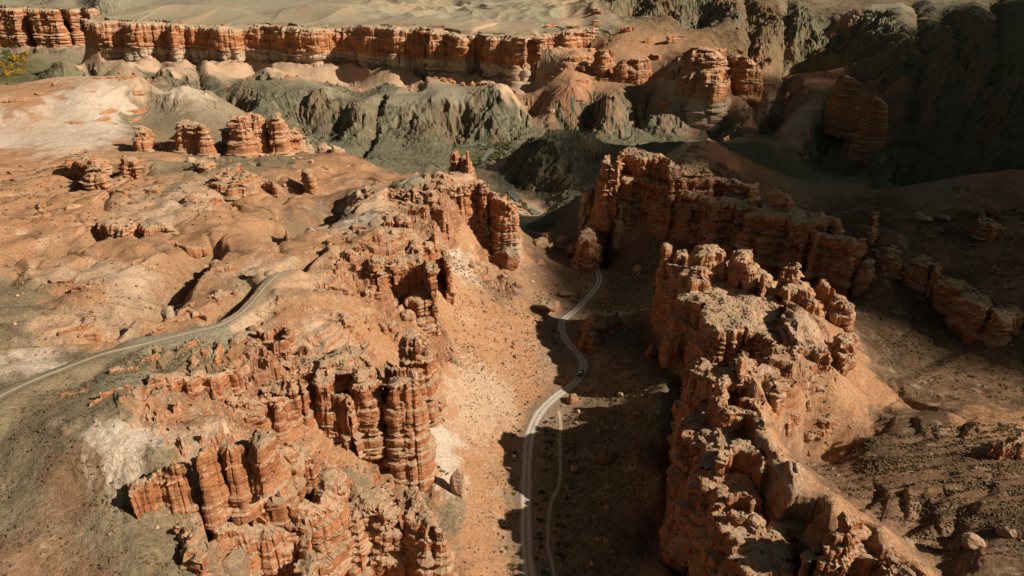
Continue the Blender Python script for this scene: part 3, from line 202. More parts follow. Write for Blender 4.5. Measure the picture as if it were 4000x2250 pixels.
TPTS = json.loads(r'''[[5.7,165.7,2,"v"],
[4.9,181.0,1,"v"],
[5.3,201.7,0,"v"],
[6.0,222.9,0,"v"],
[7.5,242.0,0,"v"],
[12.1,258.3,0,"v"],
[29.8,284.8,-1,"v"],
[36.8,303.4,-2,"v"],
[30.1,332.9,-4,"v"],
[30.7,361.7,-6,"v"],
[52.0,406.0,-10,"v"],
[60.6,446.9,-13,"v"],
[50.7,477.3,-16,"v"],
[-4.2,163.8,4,"o"],
[-13.8,159.3,9,"o"],
[-13.1,177.5,7,"o"],
[-9.5,199.5,4,"o"],
[-21.4,184.1,11,"g"],
[-27.4,192.1,13,"o"],
[-29.4,203.5,15,"w"],
[-28.2,223.8,16,"w"],
[-28.0,210.3,15.5,"w"],
[-27.2,197.7,14,"w"],
[-15.1,217.7,7,"o"],
[-4.3,233.7,2,"o"],
[-11.0,244.2,6,"p"],
[-22.2,251.3,13,"p"],
[-29.5,236.6,18,"o"],
[-17.5,266.4,11,"p"],
[-4.7,263.0,5,"p"],
[5.9,268.8,1,"o"],
[-31.2,267.8,21,"o"],
[-12.6,293.8,11,"o"],
[6.4,297.2,3,"o"],
[19.9,308.8,-1,"v"],
[-32.6,298.0,23,"o"],
[-13.7,327.8,13,"o"],
[7.1,340.0,5,"o"],
[19.1,351.3,-1,"b"],
[-30.6,339.7,24,"o"],
[-7.5,370.0,13,"b"],
[20.0,409.8,0,"b"],
[38.7,411.2,-8,"b"],
[-35.9,373.2,28,"w"],
[-23.2,385.1,23,"p"],
[-23.0,417.8,28,"o"],
[-34.9,401.2,30,"o"],
[-16.4,413.4,20,"o"],
[3.8,437.7,9,"o"],
[19.8,450.1,-2,"b"],
[34.9,466.0,-11,"b"],
[15.0,636.7,-45,"d"],
[36.3,615.4,-45,"d"],
[-2.4,609.0,-35,"d"],
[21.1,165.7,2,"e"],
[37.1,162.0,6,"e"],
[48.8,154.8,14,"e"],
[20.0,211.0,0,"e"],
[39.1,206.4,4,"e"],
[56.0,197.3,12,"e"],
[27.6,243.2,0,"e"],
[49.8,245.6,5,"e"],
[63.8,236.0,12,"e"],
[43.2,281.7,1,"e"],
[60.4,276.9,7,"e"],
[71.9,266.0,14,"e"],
[42.1,331.1,-3,"b"],
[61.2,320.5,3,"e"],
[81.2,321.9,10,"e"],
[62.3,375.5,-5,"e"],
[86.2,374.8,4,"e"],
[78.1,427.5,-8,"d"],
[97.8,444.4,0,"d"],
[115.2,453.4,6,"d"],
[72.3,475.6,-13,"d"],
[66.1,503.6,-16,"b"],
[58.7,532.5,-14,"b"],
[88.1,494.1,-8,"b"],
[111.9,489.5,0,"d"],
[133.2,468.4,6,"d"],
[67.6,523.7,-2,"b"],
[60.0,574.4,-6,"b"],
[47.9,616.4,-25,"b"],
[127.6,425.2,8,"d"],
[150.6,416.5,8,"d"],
[0,90,4,"v"],
[0,40,8,"v"],
[-45,70,50,"o"],
[-70,60,62,"g"],
[-120,60,68,"g"],
[-30,95,12,"o"],
[28,90,10,"b"],
[70,70,48,"o"],
[110,70,48,"b"],
[160,80,48,"b"],
[-220,120,76,"g"],
[-200,200,72,"g"],
[-260,300,66,"o"],
[-350,400,56,"o"],
[-450,520,52,"o"],
[-600,700,60,"p"],
[230,120,50,"b"],
[300,220,48,"b"],
[360,350,46,"b"],
[450,450,50,"b"],
[700,500,60,"d"],
[900,700,110,"d"],
[1300,900,130,"d"],
[1700,1500,120,"d"],
[-1200,1200,20,"g"],
[-1100,1500,-55,"g"],
[-1500,1700,-50,"g"],
[-1800,2000,70,"s"],
[-900,1500,-58,"t"],
[-2500,2600,75,"s"],
[0,4000,80,"s"],
[-2500,4000,80,"s"],
[2500,4000,90,"s"],
[4000,2500,110,"s"],
[0,9000,90,"s"],
[-6000,9000,90,"s"],
[6000,9000,90,"s"],
[1500,2600,85,"s"],
[2200,2200,100,"d"],
[-3.6,964.1,-60,"d"],
[-52.8,936.0,-60,"t"],
[-20.6,909.4,-60,"p"],
[-3.0,777.7,-58,"d"],
[4.4,758.3,-58,"p"],
[22.0,708.7,-57,"p"],
[-85.8,911.3,-57,"d"],
[-190.2,846.0,-30,"d"],
[-159.4,768.4,-22,"d"],
[-115.5,675.3,-10,"d"],
[-106.4,805.1,-35,"d"],
[-64.2,675.3,-10,"d"],
[-151.5,606.6,32,"r"],
[-111.4,521.0,38,"o"],
[-86.2,480.8,42,"o"],
[-79.6,580.8,15,"d"],
[-223.5,857.6,-20,"d"],
[-238.1,1061.1,-18,"g"],
[-186.1,1117.3,-10,"s"],
[-102.4,1135.8,-2,"s"],
[-8.2,1141.9,5,"p"],
[-194.0,1062.0,-22,"d"],
[-117.0,1070.8,-16,"d"],
[-19.8,1090.3,-8,"d"],
[-219.6,983.1,-50,"d"],
[-144.1,962.7,-56,"d"],
[-75.7,1016.6,-58,"d"],
[-7.6,1016.6,-58,"d"],
[15.9,1074.9,-48,"d"],
[-151.8,1028.8,-38,"d"],
[-58.2,1055.2,-36,"d"],
[-440.0,1143.1,-2,"g"],
[-296.6,1149.2,-3,"s"],
[-454.6,1090.3,-8,"d"],
[-399.0,1101.4,-8,"d"],
[-298.9,1101.1,-6,"d"],
[-474.0,1074.3,-40,"d"],
[-444.1,1098.2,-45,"d"],
[-310.3,1048.4,-50,"d"],
[-262.2,1061.0,-45,"d"],
[-274.9,1113.2,-16,"d"],
[-799.8,1504.9,-3,"p"],
[-692.0,1442.3,-5,"p"],
[-639.9,1504.9,-3,"p"],
[-489.5,1449.9,-6,"p"],
[-383.4,1340.5,-10,"p"],
[-490.3,1363.9,-30,"d"],
[-582.4,1349.0,-30,"d"],
[-330.7,1315.0,-20,"d"],
[-270.4,1242.9,-35,"d"],
[-238.5,1327.9,-22,"d"],
[-165.8,1322.7,-12,"p"],
[-47.4,1322.7,-12,"p"],
[-67.4,1248.6,-14,"g"],
[-657.8,1410.7,-30,"d"],
[-722.6,1443.6,-25,"d"],
[-184.0,1334.5,-38,"d"],
[-594.4,825.4,52,"o"],
[-519.5,800.8,54,"o"],
[-546.3,873.0,58,"p"],
[-501.1,865.4,60,"p"],
[-448.6,870.2,56,"p"],
[-407.9,872.1,46,"w"],
[-393.0,907.4,34,"g"],
[-471.8,766.7,52,"w"],
[-439.5,780.9,44,"w"],
[-415.6,815.1,32,"g"],
[-479.1,728.5,43,"w"],
[-418.5,711.4,36,"w"],
[-509.1,692.3,40,"w"],
[-457.9,615.0,38,"w"],
[-403.4,619.1,37,"w"],
[-505.1,729.8,48,"o"],
[-399.6,749.6,28,"g"],
[-374.4,736.8,28,"g"],
[-439.6,897.8,10,"d"],
[-484.3,1038.8,-10,"d"],
[-324.0,628.7,30,"g"],
[-295.2,631.2,27,"g"],
[-262.3,637.2,25,"g"],
[-228.0,641.2,24,"g"],
[-191.8,639.5,22,"g"],
[-336.0,624.6,31,"o"],
[-1282.3,1859.8,-60,"t"],
[-1168.3,1684.2,-60,"t"],
[-1050.7,1537.2,-60,"t"],
[-1407.8,1988.1,-60,"t"],
[-993.2,1711.6,0,"g"],
[-993.4,1604.4,-10,"g"],
[-1044.0,1609.1,-38,"d"],
[-961.5,1584.3,-40,"d"],
[-836.8,1516.8,-20,"g"],
[-1325.9,2033.4,-45,"g"],
[-1453.9,2064.0,-45,"g"],
[-1305.4,2100.3,-35,"g"],
[-142.6,161.7,76,"g"],
[-138.5,177.1,73,"g"],
[-132.2,195.8,70,"g"],
[-125.5,205.2,68,"s"],
[-117.2,213.2,66,"s"],
[-107.1,221.7,65,"s"],
[-103.0,230.6,64,"p"],
[-103.8,252.3,62,"p"],
[-104.1,275.5,60,"p"],
[-98.7,283.9,60,"p"],
[-92.1,302.7,59,"o"],
[-87.9,315.7,59,"o"],
[-75.5,332.6,60,"o"],
[-209.3,254.7,62,"g"],
[-178.4,211.5,68,"g"],
[-188.3,239.1,64,"g"],
[-177.9,254.7,62,"o"],
[-169.2,224.8,66,"p"],
[-167.2,273.7,59,"p"],
[-191.5,287.0,58,"p"],
[-150.9,287.6,59,"o"],
[-139.2,318.2,58,"o"],
[-117.7,247.0,60,"o"],
[-133.1,236.5,62,"o"],
[-143.2,211.4,66,"o"],
[-149.4,230.4,63,"p"],
[-151.8,190.9,70,"w"],
[-140.7,192.6,69,"g"],
[-248.1,309.9,56,"o"],
[-223.9,331.8,54,"o"],
[-294.2,376.8,52,"o"],
[-263.2,400.0,52,"o"],
[-207.5,381.6,55,"p"],
[-201.0,400.7,55,"p"],
[-170.3,400.0,52,"o"],
[-148.8,428.4,46,"o"],
[-267.4,468.1,48,"o"],
[-336.3,508.7,46,"o"],
[-387.1,512.3,45,"o"],
[-262.1,534.5,41,"g"],
[-226.4,545.7,38,"g"],
[-195.2,576.9,34,"g"],
[-150.9,495.4,40,"o"],
[-137.9,545.7,38,"o"],
[-299.3,570.6,40,"o"],
[-424.7,566.7,41,"o"],
[-124.2,350.5,54,"o"],
[-124.2,398.5,46,"b"],
[-118.6,405.1,42,"b"],
[-117.2,446.9,40,"b"],
[-137.2,349.1,56,"o"],
[-114.8,320.7,57,"o"],
[-176.6,345.2,56,"o"],
[-189.4,316.4,56,"o"],
[-126.2,133.4,68,"g"],
[-133.6,146.4,72,"g"],
[-108.7,106.8,67,"b"],
[-106.4,132.3,69,"b"],
[-94.8,109.5,64,"b"],
[-81.7,115.9,61,"g"],
[-79.9,124.6,60,"g"],
[-89.3,128.7,65,"g"],
[-83.4,130.3,61,"g"],
[-95.7,122.6,66,"g"],
[-100.1,140.7,74,"w"],
[-90.4,140.7,74,"g"],
[-115.9,151.4,74,"g"],
[-105.6,155.8,75,"g"],
[-95.9,148.0,73,"w"],
[-88.6,149.9,71,"p"],
[-80.9,147.7,71,"p"],
[-77.6,155.1,67,"p"],
[-101.7,157.7,72,"o"],
[-94.8,162.2,67,"o"],
[-88.1,169.1,62,"o"],
[-114.1,171.5,73,"s"],
[-111.7,184.7,71,"g"],
[-106.2,189.5,69,"g"],
[-99.3,195.9,67,"g"],
[-100.9,206.0,66,"s"],
[-92.3,204.2,61,"o"],
[-86.5,199.2,59,"o"],
[-78.1,199.1,57,"o"],
[-81.0,194.4,57,"p"],
[-84.3,188.4,50,"o"],
[-78.7,189.6,45,"o"],
[-74.6,195.2,43,"o"],
[-70.4,190.4,38,"o"],
[-83.6,270.5,59,"p"],
[-86.3,241.5,61,"o"],
[-73.9,255.7,58,"o"],
[-72.2,227.4,57,"p"],
[-77.6,212.5,57,"o"],
[-64.1,232.5,53,"p"],
[-69.4,209.1,57,"p"],
[-64.0,198.5,34,"o"],
[-57.8,194.4,31,"o"],
[-49.0,205.1,29,"o"],
[-39.9,202.9,17,"o"],
[-50.3,198.9,24,"o"],
[-45.9,196.0,19,"o"],
[-67.1,190.2,36,"o"],
[-59.2,186.8,29,"o"],
[-52.8,187.6,25,"g"],
[-36.7,193.9,15,"g"],
[-32.6,189.3,12,"g"],
[-64.5,174.8,38,"p"],
[-70.5,167.6,44,"p"],
[-73.5,156.1,50,"o"],
[-70.0,160.8,44,"p"],
[-73.2,136.1,52,"p"],
[-72.8,152.1,46,"o"],
[-75.5,138.5,55,"o"],
[-58.8,160.9,36,"p"],
[-56.9,163.1,16,"o"],
[-36.2,163.5,10,"o"],
[-67.9,148.5,22,"o"],
[-38.7,176.2,14,"o"],
[-63.1,249.8,48,"o"],
[-54.9,260.7,42,"o"],
[-47.4,282.7,34,"o"],
[-39.9,297.4,25,"o"],
[-57.2,243.5,42,"o"],
[-71.9,290.4,50,"o"],
[-62.3,296.9,47,"o"],
[-60.5,267.8,49,"o"],
[-65.6,253.5,52,"o"],
[-53.9,297.4,40,"o"],
[-79.0,292.7,57,"p"],
[-77.8,304.4,58,"p"],
[-53.8,322.4,57,"p"],
[-71.0,320.0,60,"o"],
[-61.4,333.8,59,"p"],
[-48.4,338.3,50,"p"],
[-60.0,347.6,58,"p"],
[-57.8,389.3,46,"b"],
[-51.9,388.0,40,"b"],
[-87.4,419.2,58,"p"],
[-62.1,416.0,58,"s"],
[-42.6,420.3,57,"p"],
[-90.6,397.9,57,"p"],
[-84.9,369.1,57,"w"],
[-97.6,378.1,50,"g"],
[-106.6,432.9,48,"p"],
[-76.3,396.3,58,"p"],
[-74.5,368.4,58,"p"],
[-25.0,437.8,56,"p"],
[76.8,191.3,50,"p"],
[77.9,171.2,49,"p"],
[80.0,157.2,49,"p"],
[87.2,144.8,50,"o"],
[93.8,133.7,50,"o"],
[99.9,123.0,50,"o"],
[95.3,202.1,38,"o"],
[104.3,209.4,40,"o"],
[120.2,215.2,36,"o"],
[132.7,216.0,29,"o"],
[88.3,201.6,47,"o"],
[106.5,208.1,29,"b"],
[119.1,210.7,28,"o"],
[137.1,217.7,26,"b"],
[157.7,226.7,25,"b"],
[96.9,198.1,31,"b"],
[98.9,184.4,31,"b"],
[102.1,168.6,33,"b"],
[107.1,154.6,35,"b"],
[111.9,141.9,37,"b"],
[115.7,132.2,39,"b"],
[91.0,163.1,42,"o"],
[86.8,177.4,42,"o"],
[96.7,149.2,44,"o"],
[124.7,193.9,32,"k"],
[143.6,182.2,36,"k"],
[160.3,171.2,40,"k"],
[124.7,163.1,37,"k"],
[136.6,147.4,42,"k"],
[120.3,132.7,43,"k"],
[129.0,126.7,45,"k"],
[143.6,213.0,30,"k"],
[156.2,211.3,33,"k"],
[167.7,207.7,35,"o"],
[178.8,200.5,38,"o"],
[169.3,232.5,24,"k"],
[201.4,255.7,18,"k"],
[210.8,238.1,22,"k"],
[171.0,263.0,20,"k"],
[211.8,292.6,16,"k"],
[232.5,278.6,20,"k"],
[174.0,294.6,22,"k"],
[218.9,330.0,18,"k"],
[140.2,237.3,30,"o"],
[150.8,235.9,26,"o"],
[129.3,240.8,40,"o"],
[143.8,259.2,34,"o"],
[112.2,268.2,43,"o"],
[114.5,251.2,46,"p"],
[114.4,290.5,38,"o"],
[119.4,244.8,46,"p"],
[127.8,244.1,44,"p"],
[100.8,294.6,40,"p"],
[92.6,286.6,40,"p"],
[97.6,227.9,50,"p"],
[89.2,216.9,50,"p"],
[79.3,215.2,50,"p"],
[75.7,201.7,48,"p"],
[94.3,216.2,46,"o"],
[167.3,324.1,24,"k"],
[202.6,356.6,24,"k"],
[234.5,361.1,22,"k"],
[249.6,337.5,22,"k"],
[171.9,386.4,14,"d"],
[153.0,394.8,12,"d"],
[233.7,392.6,30,"k"],
[270.3,404.0,34,"k"],
[297.8,388.0,40,"k"],
[335.3,434.6,44,"b"],
[314.6,453.1,38,"b"],
[311.9,477.2,34,"g"],
[277.1,496.2,26,"k"],
[316.6,505.7,34,"g"],
[341.6,498.7,40,"r"],
[374.9,494.7,46,"r"],
[228.6,450.5,26,"k"],
[343.1,689.6,-25,"g"],
[454.2,796.5,-45,"d"],
[250.1,567.3,10,"g"],
[311.4,744.5,-30,"d"],
[133.2,547.0,46,"p"],
[161.6,539.1,48,"r"],
[155.4,544.4,52,"r"],
[167.3,516.0,46,"r"],
[169.8,495.4,40,"b"],
[194.4,815.8,-10,"d"],
[157.4,844.3,-20,"d"],
[285.3,846.0,-30,"d"],
[301.4,918.5,-38,"d"],
[-979.8,1895.0,64,"s"],
[-637.6,1848.5,64,"s"],
[-291.1,1682.6,64,"s"],
[-52.3,1506.2,62,"p"],
[49.4,1417.1,60,"p"],
[-1162.2,2259.3,66,"s"],
[-619.8,2259.3,66,"s"],
[0.0,2023.1,72,"s"],
[-147.1,1703.5,68,"s"],
[-87.7,1695.7,74,"s"],
[57.4,1665.1,76,"s"],
[137.2,1583.5,66,"p"],
[-1457.0,2363.8,68,"s"],
[197.3,1917.6,84,"p"],
[-807.0,2358.4,72,"s"],
[261.6,1735.5,98,"d"],
[327.9,1707.1,94,"m"],
[414.7,1727.7,94,"d"],
[470.6,1710.5,84,"m"],
[268.9,1721.9,50,"m"],
[316.0,1653.2,50,"d"],
[365.1,1584.8,40,"d"],
[403.4,1663.3,60,"d"],
[448.3,1573.5,82,"m"],
[525.0,1558.2,84,"m"],
[477.2,1530.3,70,"d"],
[498.5,1519.2,46,"m"],
[497.4,1401.2,66,"m"],
[447.4,1696.4,52,"d"],
[333.7,1557.9,78,"m"],
[287.2,1665.1,76,"d"],
[531.0,1435.8,25,"m"],
[561.6,1440.9,5,"m"],
[526.2,1392.7,-8,"m"],
[400.1,1323.0,42,"m"],
[596.9,1521.8,100,"d"],
[646.4,1619.9,58,"d"],
[669.3,1580.0,30,"d"],
[691.9,1542.9,84,"r"],
[731.7,1521.8,100,"s"],
[566.9,1438.2,-2,"d"],
[637.0,1469.4,35,"d"],
[673.9,1441.6,55,"d"],
[694.2,1390.6,85,"d"],
[767.9,1348.4,95,"d"],
[796.9,1284.1,110,"d"],
[819.9,1196.9,125,"d"],
[580.7,1091.0,45,"d"],
[543.5,1160.3,-4,"d"],
[479.3,1007.4,-15,"d"],
[563.1,969.2,10,"d"],
[505.6,850.0,-15,"d"],
[583.8,859.3,60,"d"],
[533.4,761.2,20,"d"],
[518.7,705.3,-5,"d"],
[449.0,826.4,-25,"d"],
[601.7,973.3,70,"d"],
[492.6,768.4,-22,"d"],
[492.3,1218.1,12,"b"],
[524.9,1190.3,18,"r"],
[516.7,1115.8,13,"r"],
[533.9,1098.5,8,"r"],
[525.5,1041.2,-3,"r"],
[534.6,1018.4,-8,"r"],
[534.7,950.6,-20,"b"],
[387.9,1048.4,-50,"d"],
[430.4,958.7,-55,"d"],
[439.5,861.2,-52,"d"],
[366.8,1060.1,-14,"b"],
[413.4,982.2,-10,"p"],
[418.1,1089.6,-4,"b"],
[460.0,1013.5,2,"b"],
[285.8,1124.2,-18,"b"],
[346.2,1124.2,-12,"b"],
[410.4,1159.6,-10,"b"],
[342.8,1244.9,40,"o"],
[305.2,1161.3,34,"o"],
[280.9,1161.6,30,"p"],
[336.8,1155.4,32,"o"],
[286.2,1135.7,2,"p"],
[330.7,1148.1,0,"p"],
[315.7,1161.7,16,"o"],
[358.1,1174.5,6,"p"],
[387.4,1201.9,6,"b"],
[149.3,1117.3,-10,"b"],
[99.9,1152.5,-8,"r"],
[207.2,1225.9,2,"b"],
[130.8,1122.1,-50,"d"],
[194.7,1122.1,-50,"d"],
[243.2,1042.7,-58,"d"],
[185.3,993.2,-58,"d"],
[313.0,1057.4,-52,"d"],
[67.1,1246.7,-5,"o"],
[132.7,1237.3,5,"o"],
[116.2,1319.2,38,"o"],
[195.6,1396.5,48,"o"],
[258.6,1332.9,32,"o"],
[267.1,1252.5,20,"b"],
[36.3,1191.2,-25,"r"],
[36.4,1185.1,-46,"d"],
[62.4,1146.4,-22,"b"],
[48.4,871.7,-12,"d"],
[80.9,873.4,-14,"d"],
[17.3,926.7,-40,"d"],
[109.9,838.2,-28,"d"],
[3.1,827.6,-54,"d"],
[30.8,816.6,-35,"d"],
[72.5,761.9,-38,"d"],
[120.1,793.9,-35,"d"],
[95.8,857.6,-20,"d"],
[43.1,745.8,-54,"d"],
[81.8,1112.5,-48,"d"],
[153.9,1036.4,-55,"d"]]''')
GULLIES = json.loads(r'''[
{"p":[[-145.6,312.4],[-144.6,294.3],[-145.5,279.3],[-142.3,260.4],[-142.2,249.3],[-141.5,238.9]],"d":11,"w":11},
{"p":[[-198.3,305.5],[-196.9,292.8],[-195.4,279.5],[-196.8,269.2]],"d":8,"w":8},
{"p":[[-243.2,322.4],[-242.0,310.3],[-240.3,292.8]],"d":8,"w":9},
{"p":[[-134.4,219.7],[-135.0,212.4],[-135.9,205.9],[-136.4,201.0]],"d":6,"w":5},
{"p":[[-104.2,271.5],[-104.8,259.6],[-106.9,249.7],[-108.7,234.3]],"d":5,"w":9},
{"p":[[-105.6,410.2],[-110.7,385.5],[-115.7,352.9],[-127.0,357.0]],"d":13,"w":16},
{"p":[[-92.3,312.2],[-95.3,299.0],[-99.1,290.5]],"d":6,"w":6},
{"p":[[-109.2,426.4],[-108.9,397.6],[-112.4,365.4],[-119.4,350.9],[-128.6,352.9]],"d":12,"w":18},
{"p":[[-147.4,316.7],[-149.8,309.8],[-149.3,290.5],[-147.2,278.7]],"d":9,"w":13},
{"p":[[-215.0,351.1],[-216.9,341.2],[-222.7,331.8],[-231.6,331.8]],"d":9,"w":12},
{"p":[[-118.0,280.0],[-111.3,268.8],[-110.4,258.3]],"d":4,"w":8},
{"p":[[-293.4,507.0],[-290.2,475.2],[-288.9,452.8],[-296.2,440.9]],"d":6,"w":14},
{"p":[[-275.4,510.7],[-267.7,475.2],[-269.6,446.8]],"d":5,"w":12},
{"p":[[-149.7,503.0],[-148.9,448.7],[-149.5,421.3]],"d":4,"w":10},
{"p":[[-213.6,343.8],[-223.7,338.0],[-232.5,330.6],[-235.3,321.7]],"d":8,"w":12},
{"p":[[-206.9,1157.9],[-202.6,1014.5],[-202.8,900.4]],"d":14,"w":16},
{"p":[[-177.0,1482.5],[-173.2,1278.9],[-166.1,1170.0]],"d":22,"w":26},
{"p":[[-708.6,1619.2],[-607.9,1387.5],[-571.9,1293.7]],"d":12,"w":20},
{"p":[[146.4,166.2],[136.2,158.1],[120.6,145.0]],"d":1.3,"w":4},
{"p":[[126.6,160.9],[117.7,155.3],[110.6,150.5]],"d":1.0,"w":4},
{"p":[[167.4,209.2],[160.8,203.6],[156.7,197.5]],"d":1.6,"w":4},
{"p":[[133.9,163.8],[124.2,157.0],[113.6,151.6]],"d":1.0,"w":3.5},
{"p":[[116.5,172.0],[108.2,163.1],[102.8,157.5]],"d":1.3,"w":3.5},
{"p":[[113.4,200.3],[133.2,204.2],[149.7,199.5]],"d":1.6,"w":4},
{"p":[[117.4,196.0],[138.3,196.0],[162.3,197.5]],"d":1.2,"w":3},
{"p":[[194.0,385.7],[192.8,379.1],[185.2,368.5],[182.5,334.3]],"d":0.1,"w":5},
{"p":[[796.3,1368.9],[676.9,1106.2],[554.1,856.3],[431.9,642.9]],"d":14,"w":30},
{"p":[[486.4,978.7],[430.7,824.2],[396.0,708.6]],"d":8,"w":16},
{"p":[[697.6,1889.7],[489.2,1294.5],[414.3,1065.5]],"d":18,"w":24},
{"p":[[588.3,1916.9],[440.5,1346.2],[366.7,1060.7]],"d":14,"w":22},
{"p":[[930.4,1450.0],[651.9,972.0],[425.3,597.5]],"d":16,"w":30},
{"p":[[917.3,1720.5],[646.0,1145.4],[506.9,856.3],[370.8,620.0]],"d":14,"w":30}
]''')
LINES = json.loads(r'''{"road":[[7.3,156.7,3],[5.7,165.7,2],[5.0,181.0,1],[5.3,201.7,0],[6.0,222.9,0],[7.5,242.0,0],[12.1,258.3,0],[19.5,271.6,-0.5],[29.8,284.8,-1],[33.8,292.9,-1.5],[36.8,303.4,-2],[35.4,315.5,-3],[30.1,332.9,-4],[28.5,351.0,-5.5],[30.7,361.7,-6],[40.1,379.3,-8],[52.0,406.0,-10],[59.2,427.1,-12],[60.6,446.9,-13],[56.3,464.6,-14.5],[50.7,477.3,-16]],"track":[[21.3,261.4,0],[21.5,251.4,0],[20.5,240.1,0],[19.9,229.6,0],[19.5,219.7,0],[18.2,211.1,0],[15.2,203.1,0],[13.5,193.7,1],[12.9,185.9,1],[12.5,179.2,1.5],[13.5,171.7,2],[14.0,164.0,2.5]],"spur":[[45.5,314.9,-1],[51.1,321.5,0],[57.2,329.9,1],[62.5,337.1,2],[61.2,343.4,2]],"trail":[[-140.8,147.1,78],[-141.8,160.5,76],[-139.9,170.3,74.5],[-136.3,180.0,73],[-132.0,192.5,70.5],[-125.4,201.7,68.5],[-120.3,208.7,67],[-112.9,216.0,66],[-106.5,222.7,65],[-103.1,233.7,64],[-103.4,251.1,62],[-104.2,269.1,60.5],[-102.8,276.9,60],[-98.2,282.4,60]],"river":[[-74.4,997.3,-59],[-49.3,1017.6,-59],[-31.4,989.6,-59],[-35.5,946.0,-59],[-39.5,912.2,-59],[-41.9,886.7,-59]],"river_b":[[-3.0,783.7,-58.3],[2.9,763.1,-58],[8.6,743.1,-57.6]],"river_c":[[18.4,717.8,-57.2],[23.4,707.0,-57],[27.1,697.0,-57]]}''')
ROCKY_POLY = [
[[-132.5,200.3],[-116.4,216.9],[-117.7,250.5],[-92.4,257.3],[-64.7,220.5],[-46.9,216.9],[-26.1,215.2],[-21.5,158.3],[-24.6,119.9],[-73.7,119.9],[-86.3,141.0],[-105.1,145.8],[-106.8,171.1]],
[[-105.5,320.9],[-84.1,369.5],[-51.7,378.1],[-27.0,287.6],[-30.9,244.0],[-47.4,244.0],[-67.3,271.8],[-85.3,255.0]],
[[81.3,299.0],[126.5,314.4],[141.8,255.0],[125.2,224.2],[88.0,201.9],[78.2,174.9],[79.4,156.1],[87.6,141.0],[92.6,118.4],[42.6,118.4],[53.3,177.5]],
[[-108.1,449.2],[-17.8,467.5],[4.3,361.2],[-42.7,361.2],[-72.5,369.5],[-94.6,378.1]]
]
LEDGES = [
[[[-378.0,501.1],[-261.3,494.0],[-164.1,426.6],[-152.1,349.4],[-213.3,361.2],[-269.0,338.3]],27,4,13,0.8,2.2,"thin dark edged rock ledge breaking the orange slope at the left","rock ledges on the far left slopes"],
[[[-202.7,251.6],[-208.0,306.6],[-161.9,313.2],[-118.3,313.2],[-103.9,251.6],[-130.6,224.0],[-151.6,207.5]],24,2.5,8,0.6,1.6,"small pale rock ledge on the gullied left slope","rock ledges on the gullied left slope"],
[[[-127.9,165.1],[-109.8,199.0],[-89.6,204.2],[-87.5,184.6],[-113.5,175.8],[-106.7,148.6]],13,2,6,0.5,1.2,"low pale ledge in the grey green left plateau","rock ledges on the left plateau"],
[[[-82.9,320.7],[-56.1,320.7],[-53.2,257.7],[-70.3,231.4],[-89.3,265.0]],12,2,6,0.5,1.4,"small tan ledge on the sandy saddle by the towers","rock ledges on the sandy saddle"],
[[[100.2,231.1],[126.6,211.8],[102.4,197.8],[96.2,205.4]],7,2,6,0.5,1.3,"small rock ledge on the sunny flank of the right ridge","rock ledges on the sunny right flank"],
[[[-543.2,789.8],[-483.6,898.9],[-386.0,789.8],[-384.8,654.1],[-481.0,654.1]],14,6,18,1,2.6,"pale ledge on the white hill behind the buttes","rock ledges on the white hill"],
[[[-48.0,165.3],[-75.3,184.0],[-92.0,184.0],[-73.7,154.3],[-54.0,149.1]],14,2,5,0.6,1.6,"broken tan rock on the lower left ridge","broken rocks on the lower left ridge"],
[[[27.2,1545.1],[208.6,1702.3],[346.4,1646.6],[315.4,1267.7],[230.9,1071.3],[94.2,1047.8],[33.6,1175.9]],36,8,26,4,11,"red banded ledge on the broken slopes right of the far cliff","red ledges right of the far cliff"],
[[[453.7,1504.0],[444.7,1238.1],[430.7,1028.1],[361.5,937.9],[276.0,1008.8],[266.8,1135.8]],14,8,20,3,7,"dim red ledge on the slope below the big layered peak","ledges below the big layered peak"],
[[[-169.8,1358.9],[0.0,1326.7],[25.6,1184.9],[-41.9,1159.9],[-133.4,1238.1]],8,8,20,3,7,"pale ledge on the bench above the river gorge","ledges above the river gorge"]
]
BLOCKS = [
[[[-31.5,387.7],[4.5,362.3],[16.0,316.3],[-2.3,268.0],[-20.6,278.9]],36,0.6,1.7,"small tan boulder lying on the talus slope left of the road","small boulders on the left talus"],
[[[66.4,435.3],[101.4,453.8],[87.7,349.4],[55.4,307.2]],24,0.7,1.8,"small boulder on the dark slope right of the road","small boulders on the dark right slope"],
[[[29.3,265.0],[67.6,275.6],[47.4,168.2],[21.2,168.2]],22,0.5,1.2,"small stone block on the shaded valley floor","stone blocks on the shaded floor"],
[[[-101.7,208.9],[-58.3,181.3],[-46.7,165.3],[-77.1,163.1]],26,0.5,1.4,"fallen tan block among the left ridge ledges","fallen blocks on the left ridge"],
[[[-320.1,611.2],[-180.5,602.1],[-139.3,522.7],[-163.7,471.5],[-278.4,567.9]],30,1.2,3.2,"fallen block below the row of red buttes","fallen blocks below the buttes"],
[[[-845.1,1488.4],[-46.9,1313.0],[-44.0,1225.2],[-795.4,1395.5]],40,3,8,"fallen block at the foot of the far cliff","fallen blocks under the far cliff"]
]
